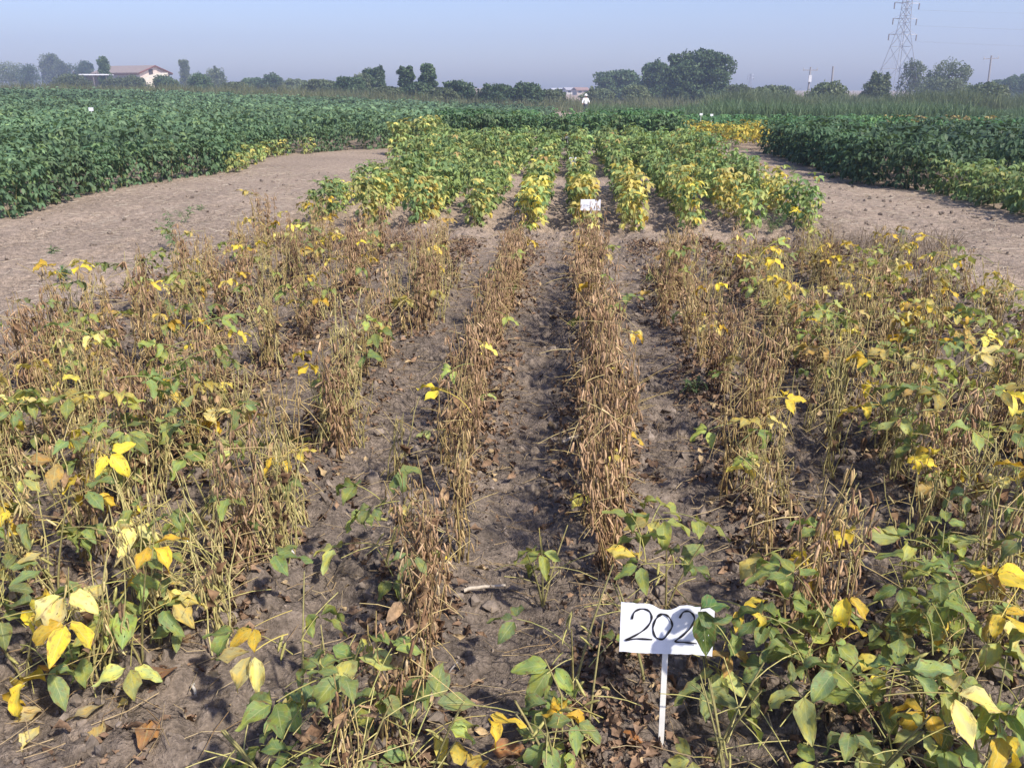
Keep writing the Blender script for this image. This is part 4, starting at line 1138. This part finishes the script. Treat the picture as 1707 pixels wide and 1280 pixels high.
# ------------------------------------------------------------------ far trees and shrubs
def tree(px, ytop, wpx, Y, label, name='tree', c=((0.055, 0.085, 0.040), (0.11, 0.15, 0.065)), shape='round', dens=1.0, group='trees along the far edge of the fields', ybase=None, seed=0):
    rng = np.random.default_rng(1000 + int(px) + seed)
    X = at(px, Y); g = float(terrain(X, Y)); H = zat(ytop, px, Y) - g
    Wd = wpx * (Y / math.cos(math.atan(X / Y))) / FPX * math.cos(PITCH)
    root = link(name, None); root.location = (X, Y, g)
    tr = MB(); cr = MB()
    trunk_h = H * (0.55 if shape != 'shrub' else 0.35)
    t = np.linspace(0, 1, 6)
    P = np.stack([0.04 * H * np.sin(t * 3 + px), 0.03 * H * np.sin(t * 2.2 + px), trunk_h * 1.25 * t - 0.15], -1)
    tr.tube(P, np.linspace(0.035 * H, 0.010 * H, 6), (0.15, 0.12, 0.09), 6)
    cz0 = {'round': 0.08, 'column': 0.05, 'shrub': 0.02, 'open': 0.15, 'palm': 0.6}[shape]
    nc = int({'round': 120, 'column': 90, 'shrub': 80, 'open': 70, 'palm': 24}[shape] * dens)
    leafs = 1.2 * max(0.022 * H, 0.15) * (1.35 if dens >= 1.3 and shape == 'round' else 1.0)
    # a few uneven lobes; leaf clumps fill the outer shell of each
    lobes = []
    nl = {'round': 12, 'column': 8, 'shrub': 9, 'open': 9, 'palm': 5}[shape]
    for q in range(nl):
        u = (q + rng.uniform(0.2, 0.8)) / nl; a = q * 2.4 + rng.uniform(-0.5, 0.5)
        if shape == 'column': rr = 0.35; lr = (0.46 - 0.10 * u) * Wd; lz = 0.16 * H
        elif shape == 'shrub': rr = math.sqrt(max(0.0, 1 - u * u)); lr = rng.uniform(0.20, 0.32) * Wd; lz = rng.uniform(0.26, 0.40) * H
        else: rr = min(1.0, 1.15 * math.sqrt(max(0.03, 1 - (1.5 * u - 0.6) ** 2))); lr = rng.uniform(0.24, 0.36) * Wd * (1 - 0.25 * u); lz = rng.uniform(0.17, 0.25) * H
        zc_ = H * (cz0 + (1 - cz0) * u * 0.98); zc_ = min(zc_, H - lz * 0.95)
        k_ = rng.uniform(0.75, 1.0)
        lobes.append((np.array([math.cos(a) * rr * (Wd / 2 - lr * 0.72) * k_, math.sin(a) * rr * (Wd / 2 - lr * 0.72) * k_, max(zc_, lz * 0.6)]), lr, lz))
    main = len(lobes)
    for q in range(main + 2):
        lc, lr, lz = lobes[rng.integers(main)]
        d0 = rng.normal(0, 1, 3); d0[2] = abs(d0[2]) * 0.9; d0 /= np.linalg.norm(d0)
        lobes.append((lc + d0 * np.array([lr, lr, lz]) * 0.95, lr * rng.uniform(0.28, 0.5), lz * rng.uniform(0.3, 0.55)))
    for q, (lc, lr, lz) in enumerate(lobes):
        s0 = P[rng.integers(2, 6)]
        tr.tube(np.stack([s0, s0 * 0.5 + lc * 0.5 + (0, 0, -0.03 * H), lc]), [0.013 * H, 0.008 * H, 0.003 * H], (0.15, 0.12, 0.09), 4)
        n = int({'open': 300, 'column': 540}.get(shape, 600) * min(dens, 2.2) * (0.7 if q % 3 == 0 else 0.95) * (0.17 if q >= main else 1.0))
        d3 = rng.normal(0, 1, (n, 3)); d3 /= np.linalg.norm(d3, axis=1)[:, None]
        rad_ = rng.uniform(0.25, 1.0, n) ** 0.5
        bumpy = 0.78 + 0.42 * vnoise(d3[:, 0] * 2.6 + q * 7 + px, d3[:, 1] * 2.6 + d3[:, 2] * 3.1, 5)
        Pp = lc + d3 * (rad_ * bumpy)[:, None] * np.array([lr, lr, lz])
        Pp[:, 2] = np.clip(Pp[:, 2], 0.03, None)
        M = rotm(rng.uniform(0, 6.28, n), rng.normal(-0.3, 0.8, n), rng.normal(0, 0.8, n)) * rng.uniform(0.6, 1.3, n)[:, None, None]
        V = np.array([(-0.55, 0, 0), (0, -0.9, 0.1), (0.55, 0, 0), (0, 0.9, 0.1)]) * leafs
        cl = vnoise(Pp[:, 0] * 1.3 + px, Pp[:, 2] * 1.3 + Pp[:, 1], 8)[:, None]
        cc = np.array(c[0]) * (1 - cl) + np.array(c[1]) * cl
        cr.inst((V, np.array([[0, 1, 2, 3]]), np.zeros((4, 2))), M, Pp, cc * rng.uniform(0.8, 1.2, (n, 1)))
    tr.build('trunk', M_BARK, root); cr.build('crown', M_FAR, root)
    tag(root, label, 'shrub' if shape == 'shrub' else 'tree', group)
    return root

BL = ((0.058, 0.100, 0.045), (0.12, 0.175, 0.075))      # bluish green
OLV = ((0.095, 0.13, 0.06), (0.17, 0.20, 0.095))       # olive
T = tree
T(18, 108, 60, 250, 'olive hedge-like tree at the far left edge', c=OLV, shape='shrub')
T(52, 112, 40, 245, 'low dark tree right of the far left hedge', c=BL, shape='shrub')
T(90, 96, 34, 290, 'pale rounded tree left of the small palm', c=OLV)
T(106, 106, 26, 285, 'short pale tree leaning on the rounded tree', c=OLV)
T(128, 110, 15, 260, 'thin small tree with an umbrella top left of the barn', c=BL, shape='open', dens=0.5)
T(146, 106, 26, 260, 'small round tree left of the barn', c=BL)
T(178, 100, 21, 170, 'dark narrow tree standing at the end of the barn', c=BL, shape='column', dens=1.3)
T(311, 102, 20, 230, 'slim light tree alone to the right of the barn', c=OLV, shape='column')
T(276, 127, 44, 150, 'low bush in front of the barn gable', name='shrub', c=BL, shape='shrub')
T(215, 129, 70, 148, 'low bush before the long barn wall', name='shrub', c=OLV, shape='shrub')
T(120, 126, 60, 148, 'wide low bush under the small trees left of the barn', name='shrub', c=OLV, shape='shrub')
T(360, 115, 36, 210, 'bushy shrub right of the slim tree', name='shrub', c=OLV, shape='shrub')
T(335, 125, 40, 142, 'low shrub below the slim tree', name='shrub', c=BL, shape='shrub')
T(425, 131, 50, 172, 'left half of the dark shrub group before the rough grass', name='shrub', c=BL, shape='shrub')
T(455, 125, 44, 170, 'taller round shrub of the dark shrub group', name='shrub', c=BL, shape='shrub')
T(490, 133, 50, 170, 'right end of the dark shrub group', name='shrub', c=OLV, shape='shrub')
T(535, 134, 66, 130, 'pale low shrub between two shrub groups', name='shrub', c=OLV, shape='shrub')
T(585, 129, 66, 115, 'grey-green shrub left of the pointed tree', name='shrub', c=BL, shape='shrub')
T(625, 114, 42, 118, 'pointed broad tree rising from shrubs', c=BL)
T(606, 124, 36, 117, 'low tree leaning against the pointed tree', c=OLV)
T(678, 113, 32, 105, 'left one of two upright dark trees', c=BL, shape='column', dens=1.3)
T(714, 106, 31, 105, 'right and tallest of two upright dark trees', c=BL, shape='column', dens=1.4)
T(696, 138, 50, 102, 'low shrub at the foot of the two upright trees', name='shrub', c=BL, shape='shrub')
T(765, 136, 70, 100, 'rounded shrub right of the upright trees', name='shrub', c=BL, shape='shrub')
T(828, 141, 76, 98, 'left shrub of the low dark hedge', name='shrub', c=BL, shape='shrub')
T(880, 140, 66, 98, 'right shrub of the low dark hedge', name='shrub', c=BL, shape='shrub')
T(1030, 117, 80, 160, 'leftmost of the three big rounded trees', c=BL, dens=1.6)
T(1094, 106, 62, 140, 'middle one of the three big rounded trees', c=BL, dens=1.5)
T(1164, 88, 106, 125, 'largest of the three big rounded trees', c=BL, dens=2.4)
T(1134, 112, 56, 123, 'lower left crown beside the largest rounded tree', c=BL, dens=1.3, seed=3)
T(1062, 142, 52, 120, 'round bush in front of the three big trees', name='shrub', c=OLV, shape='shrub')
T(1000, 148, 60, 130, 'low bush beside the far houses', name='shrub', c=OLV, shape='shrub')
T(1230, 142, 70, 125, 'pale bush right of the largest tree', name='shrub', c=OLV, shape='shrub')
T(1300, 143, 60, 125, 'low pale bush left of the two poles', name='shrub', c=OLV, shape='shrub')
T(1460, 126, 46, 105, 'dense bush left of the pylon legs', name='shrub', c=OLV, shape='shrub')
T(1519, 104, 46, 150, 'airy tree behind the pylon', c=OLV, shape='open', dens=1.1)
T(1580, 106, 62, 140, 'airy spreading tree right of the pylon', c=OLV, shape='open', dens=1.3)
T(1565, 130, 70, 138, 'bushy undergrowth below the spreading tree', name='shrub', c=OLV, shape='shrub')
T(735, 147, 60, 96, 'low grassy shrub below the rounded shrub', name='shrub', c=OLV, shape='shrub')
T(920, 150, 60, 104, 'low olive shrub right of the dark hedge', name='shrub', c=OLV, shape='shrub')
T(645, 146, 60, 103, 'low shrub under the pointed broad tree', name='shrub', c=OLV, shape='shrub')
T(390, 138, 50, 132, 'low pale shrub left of the dark shrub group', name='shrub', c=OLV, shape='shrub')
T(1380, 138, 70, 98, 'low hedge bush between the bare pole and the reeds', name='shrub', c=OLV, shape='shrub')
T(1640, 140, 80, 98, 'low hedge bush right of the spreading tree', name='shrub', c=OLV, shape='shrub')
T(1270, 147, 80, 98, 'low hedge bush left of the white-box pole', name='shrub', c=OLV, shape='shrub')
T(1675, 133, 40, 170, 'dark tree left of the right picture edge', c=BL)
T(1702, 129, 40, 170, 'dark tree cut by the right picture edge', c=BL)

# ------------------------------------------------------------------ buildings
def barn():
    Y = 178.0; X0 = at(222, Y); g = float(terrain(X0, Y))
    root = link('barn', None); root.location = (X0, Y, g - 0.2); root.rotation_euler = (0, 0, rad(-24))
    S = 0.75
    Lh, Wh, he, hr = 6.6, 3.6, 3.1, 4.5           # half length, half width, eaves, ridge
    he = zat(124, 214, Y) - g + 0.2; hr = zat(114, 214, Y) - g + 0.2
    wl = MB(); wl.box((-Lh, -Wh, 0), (Lh, Wh, he), (0.70, 0.69, 0.70)); wl.build('wall', M_BUILD, root, smooth=False)
    gb = MB(); gb.add([(Lh + 0.02, -Wh, 0), (Lh + 0.02, Wh, 0), (Lh + 0.02, Wh, he), (Lh + 0.02, 0, hr - 0.05), (Lh + 0.02, -Wh, he),
                       (Lh + 0.12, -Wh, 0), (Lh + 0.12, Wh, 0), (Lh + 0.12, Wh, he), (Lh + 0.12, 0, hr - 0.05), (Lh + 0.12, -Wh, he)],
                      [(5, 6, 7, 9), (4, 9, 8, 3), (3, 8, 7, 2), (0, 5, 9, 4), (1, 2, 7, 6)], [(9, 7, 8)], (0.60, 0.50, 0.44))
    gb.build('gable_wall', M_BUILD, root, smooth=False)
    for sgn in (-1, 1):
        rf_ = MB(); e = Wh + 0.45; zo = -(hr - he) * 0.45 / Wh
        V = [(-Lh - 0.4, 0, hr), (Lh + 0.55, 0, hr), (Lh + 0.55, sgn * e, he + zo), (-Lh - 0.4, sgn * e, he + zo)]
        V = V + [(a, b, c + 0.16) for a, b, c in V]
        rf_.add(V, [(0, 1, 2, 3), (4, 5, 6, 7), (0, 1, 5, 4), (1, 2, 6, 5), (2, 3, 7, 6), (3, 0, 4, 7)], None, (0.29, 0.235, 0.21))
        ro = rf_.build('roof', M_BUILD, root, smooth=False)
        tm = MB(); tm.tube([(Lh + 0.62, 0, hr + 0.05), (Lh + 0.62, sgn * e, he + zo + 0.05)], 0.14, (0.20, 0.09, 0.075), 4)
        tm.build('verge_board', M_BUILD, ro, smooth=False)
        fa = MB(); fa.box((-Lh - 0.4, sgn * e - 0.06, he + zo - 0.22), (Lh + 0.5, sgn * e + 0.06, he + zo - 0.02), (0.16, 0.09, 0.08)); fa.build('eaves_board', M_BUILD, ro, smooth=False)
    for (yy, zz) in ((-0.9, he + 0.15),):
        wv = MB(); wv.box((Lh + 0.13, yy - 0.5, zz - 0.5), (Lh + 0.18, yy + 0.5, zz + 0.5), (0.07, 0.06, 0.06)); wv.build('window', M_BUILD, root, smooth=False)
    ln = MB(); ln.add([(Lh + 0.2, -Wh - 2.0, 0.2), (Lh + 0.2, Wh * 0.2, 0.2), (Lh + 0.2, Wh * 0.2, he + 0.0), (Lh + 0.2, -Wh - 2.0, he - 1.5),
                       (Lh + 3.0, -Wh - 2.0, 0.2), (Lh + 3.0, Wh * 0.2, 0.2), (Lh + 3.0, Wh * 0.2, he + 0.0), (Lh + 3.0, -Wh - 2.0, he - 1.5)],
                      [(4, 5, 6, 7), (3, 2, 6, 7), (0, 4, 7, 3), (1, 2, 6, 5)], None, (0.66, 0.60, 0.48))
    ln.build('lean_to', M_BUILD, root, smooth=False)
    tag(root, 'long low barn with tiled roof and pinkish gable end', 'barn')
barn()
def shed(px, Y):
    X = at(px, Y); g = float(terrain(X, Y)); root = link('shed', None); root.location = (X, Y, g); root.rotation_euler = (0, 0, 0.15)
    h = zat(126, px, Y) - g
    m = MB(); m.box((-2.7, -1.8, h - 0.22), (2.7, 1.8, h), (0.74, 0.76, 0.80)); m.build('roof', M_BUILD, root, smooth=False)
    for sx_ in (-2.4, 0, 2.4):
        for sy_ in (-1.5, 1.5):
            p = MB(); p.box((sx_ - 0.08, sy_ - 0.08, 0), (sx_ + 0.08, sy_ + 0.08, h - 0.22), (0.2, 0.18, 0.17)); p.build('post', M_BUILD, root, smooth=False)
    m = MB(); m.box((-2.5, 1.6, 0), (2.5, 1.7, h - 0.25), (0.25, 0.24, 0.23)); m.build('back_wall', M_BUILD, root, smooth=False)
    tag(root, 'open shed with a white flat roof left of the barn', 'shed')
shed(163, 170.0)
def house(px, ytop, wpx, Y, wallc, roofc, label, rz=0.2):
    X = at(px, Y); g = float(terrain(X, Y)); H = zat(ytop, px, Y) - g; Wd = wpx * Y / FPX * 0.94 / 2
    root = link('house', None); root.location = (X, Y, g); root.rotation_euler = (0, 0, rz)
    e = H * 0.72
    m = MB(); m.box((-Wd, -3.5, 0), (Wd, 3.5, e), wallc); m.build('wall', M_BUILD, root, smooth=False)
    for sgn in (-1, 1):
        r_ = MB(); V = [(-Wd - 0.3, 0, H), (Wd + 0.3, 0, H), (Wd + 0.3, sgn * 4.0, e - 0.1), (-Wd - 0.3, sgn * 4.0, e - 0.1)]; V = V + [(a, b, c + 0.18) for a, b, c in V]
        r_.add(V, [(0, 1, 2, 3), (4, 5, 6, 7), (0, 1, 5, 4), (1, 2, 6, 5), (2, 3, 7, 6), (3, 0, 4, 7)], None, roofc); r_.build('roof', M_BUILD, root, smooth=False)
    for k in (-0.5, 0.5):
        w_ = MB(); w_.box((k * Wd - 0.5, -3.56, e * 0.45), (k * Wd + 0.5, -3.52, e * 0.8), (0.06, 0.06, 0.07)); w_.build('window', M_BUILD, root, smooth=False)
    tag(root, label, 'house', 'far houses beyond the fields')
house(928, 148, 18, 300, (0.62, 0.62, 0.64), (0.50, 0.50, 0.52), 'far white low house, leftmost of the distant houses')
house(951, 147, 20, 290, (0.60, 0.58, 0.55), (0.42, 0.40, 0.42), 'far grey-roofed house in the middle of the distant houses')
house(968, 147, 20, 280, (0.50, 0.44, 0.38), (0.34, 0.22, 0.18), 'far house with a reddish roof above the standing person')
house(992, 152, 14, 285, (0.78, 0.78, 0.78), (0.6, 0.6, 0.6), 'far small white building beside the big rounded trees')

# ------------------------------------------------------------------ pylons, poles, wires
def pylon(px, Y, H, base, top, label, arms, rz=0.35, r=0.030):
    X = at(px, Y); g = float(terrain(X, Y)); root = link('pylon', None); root.location = (X, Y, g); root.rotation_euler = (0, 0, rz)
    c = (0.36, 0.37, 0.40)
    kz = H * 0.52
    def half(z): return base / 2 + (top / 2 - base / 2) * min(1, z / kz) if z < kz else top / 2 * (1 - 0.35 * (z - kz) / (H - kz))
    cor = ((1, 1), (1, -1), (-1, -1), (-1, 1))
    for sx_, sy_ in cor:
        m = MB(); m.tube([(sx_ * half(z), sy_ * half(z), z) for z in np.linspace(-0.3, H, 9)], r * 1.7, c, 4); m.build('leg', M_METAL, root, smooth=False)
    zsn = [0.0]
    while zsn[-1] < H - 0.6: zsn.append(zsn[-1] + max(0.9, 1.15 * half(zsn[-1]) * 1.6))
    for f in range(4):
        a, b = cor[f], cor[(f + 1) % 4]
        m = MB()
        for z0, z1 in zip(zsn[:-1], zsn[1:]):
            z1 = min(z1, H)
            p = lambda cc_, z: (cc_[0] * half(z), cc_[1] * half(z), z)
            m.tube([p(a, z0), p(b, z1)], r, c, 3); m.tube([p(b, z0), p(a, z1)], r, c, 3); m.tube([p(a, z1), p(b, z1)], r * 0.9, c, 3)
        o = m.build('bracing', M_METAL, root, smooth=False); o['kind'] = 'stuff'
    for z, L in arms:
        for sg in (-1, 1):
            m = MB(); h0 = half(z)
            m.tube([(sg * h0, h0, z), (sg * L, 0, z)], r * 1.5, c, 3); m.tube([(sg * h0, -h0, z), (sg * L, 0, z)], r * 1.5, c, 3)
            m.tube([(sg * h0, 0, z + 0.8), (sg * L, 0, z)], r, c, 3); m.tube([(sg * h0 * 1.8, h0 * 0.7, z), (sg * h0 * 1.8, -h0 * 0.7, z)], r, c, 3)
            ao = m.build('crossarm', M_METAL, root, smooth=False)
            i_ = MB()
            i_.tube([(sg * (L - 0.1), 0, z), (sg * (L - 0.1), 0, z - 0.9)], 0.10, (0.22, 0.2, 0.2), 6); i_.build('insulator', M_METAL, ao)
    tag(root, label, 'pylon')
    return root, [(X, Y, g, rz, z, L) for z, L in arms]
PY, PYY = 1493, 150.0
def zz(py): return zat(py, PY, PYY) - float(terrain(at(PY, PYY), PYY))
_, A1 = pylon(PY, PYY, zz(-60), 5.6, 1.15, 'tall lattice steel pylon reaching above the top of the picture', [(zz(65), 2.7), (zz(41), 2.3), (zz(17), 2.4)])
pylon(1250, 420, zat(124, 1250, 420) + 0.9, 2.2, 0.7, 'tiny far lattice pylon right of the big trees', [(7.4, 1.6), (6.2, 1.6)], r=0.05)
k = 0
for (X, Y, g, rz, z, L) in A1:
    for sg in (-1, 1):
        k += 1
        p0 = np.array([X + sg * L * math.cos(rz), Y + sg * L * math.sin(rz), g + z - 0.95])
        d = np.array([0.80, -0.28, 0.0]); t = np.linspace(0, 1, 12)[:, None]
        P = p0 + d * 110 * t; P[:, 2] -= (3.2 * t * (1 - 0.55 * t) * 2)[:, 0]
        m = MB(); m.tube(P, 0.006, (0.30, 0.31, 0.34), 4); o = m.build('power_cable', M_METAL)
        tag(o, 'thin power cable leaving the %s crossarm of the pylon, %s conductor' % (('low', 'middle', 'upper')[(k - 1) // 2], ('near', 'far')[(k - 1) % 2]), 'cable', 'cables of the tall pylon')
def pole(px, ytop, Y, label, cross=False, box=False, lean=0.0, c=(0.30, 0.29, 0.30)):
    X = at(px, Y); g = float(terrain(X, Y)); H = zat(ytop, px, Y) - g
    root = link('utility_pole', None); root.location = (X, Y, g); root.rotation_euler = (0, lean, 0)
    m = MB(); m.tube([(0, 0, -0.3), (0, 0, H * 0.5), (0, 0, H)], [0.15, 0.13, 0.10], c, 8); m.build('post', M_BUILD, root)
    if cross:
        m = MB(); m.box((-1.0, -0.05, H - 0.45), (1.0, 0.05, H - 0.33), c); co = m.build('crossarm', M_BUILD, root, smooth=False)
        for q in (-0.9, 0, 0.9):
            i_ = MB(); i_.tube([(q, 0, H - 0.33), (q, 0, H - 0.1)], 0.05, (0.5, 0.5, 0.5), 6); i_.build('insulator', M_BUILD, co)
    if box:
        m = MB(); m.box((-0.2, -0.35, H - 1.9), (0.2, -0.12, H - 1.0), (0.60, 0.61, 0.64)); m.build('transformer_box', M_BUILD, root, smooth=False)
    tag(root, label, 'utility pole', 'utility poles behind the reeds')
pole(1348, 114, 125, 'utility pole with a white box and crossarm left of the pylon', True, True)
pole(1387, 113, 115, 'plain bare utility pole nearest the pylon on its left', False, False, -0.03)
pole(1648, 99, 125, 'utility pole with a crossarm right of the pylon', True, False, -0.05)

# ------------------------------------------------------------------ the person far off
def skinned(name, pts, edges, radii, c, parent, mat):
    me = bpy.data.meshes.new(name); me.from_pydata(pts, edges, []); me.materials.append(mat)
    o = link(name, me, parent)
    md = o.modifiers.new('skin', 'SKIN')
    sv = me.skin_vertices[0].data if me.skin_vertices else None
    if sv is None:
        bpy.context.view_layer.objects.active = o
    for i, r in enumerate(radii):
        me.skin_vertices[0].data[i].radius = (r[0], r[1]) if isinstance(r, tuple) else (r, r)
    me.skin_vertices[0].data[0].use_root = True
    ss = o.modifiers.new('sub', 'SUBSURF'); ss.levels = 1; ss.render_levels = 2
    return o
def plain(name, c, rough=0.9):
    m, n, N, L = mat_new(name)
    b = N('ShaderNodeBsdfPrincipled'); b.inputs['Roughness'].default_value = rough
    nz = N('ShaderNodeTexNoise'); nz.inputs['Scale'].default_value = 9.0
    L(mixc(N, L, nz.outputs[0], tuple(v * 0.85 for v in c), tuple(min(1, v * 1.1) for v in c)), b.inputs['Base Color'])
    o = N('ShaderNodeOutputMaterial'); L(b.outputs[0], o.inputs[0]); return m
def person(px, Y):
    X = at(px, Y); g = float(terrain(X, Y))
    SK, WH, DK = plain('skin', (0.45, 0.28, 0.20)), plain('white_cotton', (0.80, 0.80, 0.78)), plain('dark_trousers', (0.05, 0.055, 0.08))
    body_pts = [(0, 0, 0.95), (0, 0, 1.15), (0, 0, 1.38), (0, 0.01, 1.48), (0, -0.01, 1.58), (0, -0.015, 1.70),
                (0.18, 0, 1.40), (0.30, -0.05, 1.15), (0.26, -0.25, 1.00), (0.25, -0.33, 0.98),
                (-0.18, 0, 1.40), (-0.33, -0.02, 1.16), (-0.36, -0.15, 0.95), (-0.36, -0.21, 0.90),
                (0.10, 0, 0.90), (0.13, -0.03, 0.48), (0.14, 0.02, 0.07), (0.14, -0.12, 0.03),
                (-0.10, 0, 0.90), (-0.12, -0.02, 0.48), (-0.14, 0.03, 0.07), (-0.14, -0.11, 0.03)]
    ed = [(0, 1), (1, 2), (2, 3), (3, 4), (4, 5), (2, 6), (6, 7), (7, 8), (8, 9), (2, 10), (10, 11), (11, 12), (12, 13), (0, 14), (14, 15), (15, 16), (16, 17), (0, 18), (18, 19), (19, 20), (20, 21)]
    rd = [(0.15, 0.11), (0.14, 0.10), (0.16, 0.10), 0.055, 0.095, 0.085, 0.06, 0.045, 0.036, 0.04, 0.06, 0.045, 0.036, 0.04, 0.085, 0.06, 0.045, 0.04, 0.085, 0.06, 0.045, 0.04]
    b = skinned('person', body_pts, ed, rd, None, None, SK)
    b.location = (X, Y, g); b.rotation_euler = (0, 0, rad(25))
    skinned('shirt', [(0, 0, 0.88), (0, 0, 1.15), (0, 0, 1.38), (0.18, 0, 1.40), (0.30, -0.05, 1.15), (0.27, -0.2, 1.04), (-0.18, 0, 1.40), (-0.33, -0.02, 1.16), (-0.355, -0.12, 1.0)],
            [(0, 1), (1, 2), (2, 3), (3, 4), (4, 5), (2, 6), (6, 7), (7, 8)], [(0.20, 0.15), (0.17, 0.13), (0.18, 0.13), 0.085, 0.068, 0.06, 0.085, 0.068, 0.06], None, b, WH)
    skinned('trousers', [(0, 0, 0.96), (0.10, 0, 0.88), (0.13, -0.03, 0.48), (0.14, 0.02, 0.10), (-0.10, 0, 0.88), (-0.12, -0.02, 0.48), (-0.14, 0.03, 0.10)],
            [(0, 1), (1, 2), (2, 3), (0, 4), (4, 5), (5, 6)], [(0.17, 0.13), 0.105, 0.08, 0.07, 0.105, 0.08, 0.07], None, b, DK)
    mb = MB(); th = np.linspace(0, 2 * math.pi, 17)[:-1]
    V = []; 
    for r_, z_ in ((0.20, 1.655), (0.195, 1.675), (0.115, 1.69), (0.112, 1.74), (0.085, 1.80), (0.02, 1.82)):
        V += [(r_ * math.cos(a), r_ * 1.05 * math.sin(a) - 0.015, z_) for a in th]
    i = np.arange(5)[:, None] * 16; j = np.arange(16)[None]
    mb.add(V, np.stack([i + j, i + (j + 1) % 16, i + 16 + (j + 1) % 16, i + 16 + j], -1).reshape(-1, 4), None, (0.8, 0.8, 0.78))
    mb.build('sun_hat', WH, b)
    tag(b, 'person in white shirt and sun hat with dark trousers standing in the far field', 'person')
person(977, 80.0)

# ------------------------------------------------------------------ haze
HZ = MB(); HZ.box((-610, -70, -2.2), (610, 610, 34))
hm, hn, HN, HL = mat_new('haze')
pv = HN('ShaderNodeVolumePrincipled'); pv.inputs['Color'].default_value = (0.56, 0.67, 0.90, 1); pv.inputs['Density'].default_value = 0.0014
pv.inputs['Anisotropy'].default_value = 0.2
ho = HN('ShaderNodeOutputMaterial'); HL(pv.outputs[0], ho.inputs['Volume'])
hz = HZ.build('haze', hm, smooth=False); tag(hz, 'thin bluish summer haze over the fields', 'haze', kind='stuff')
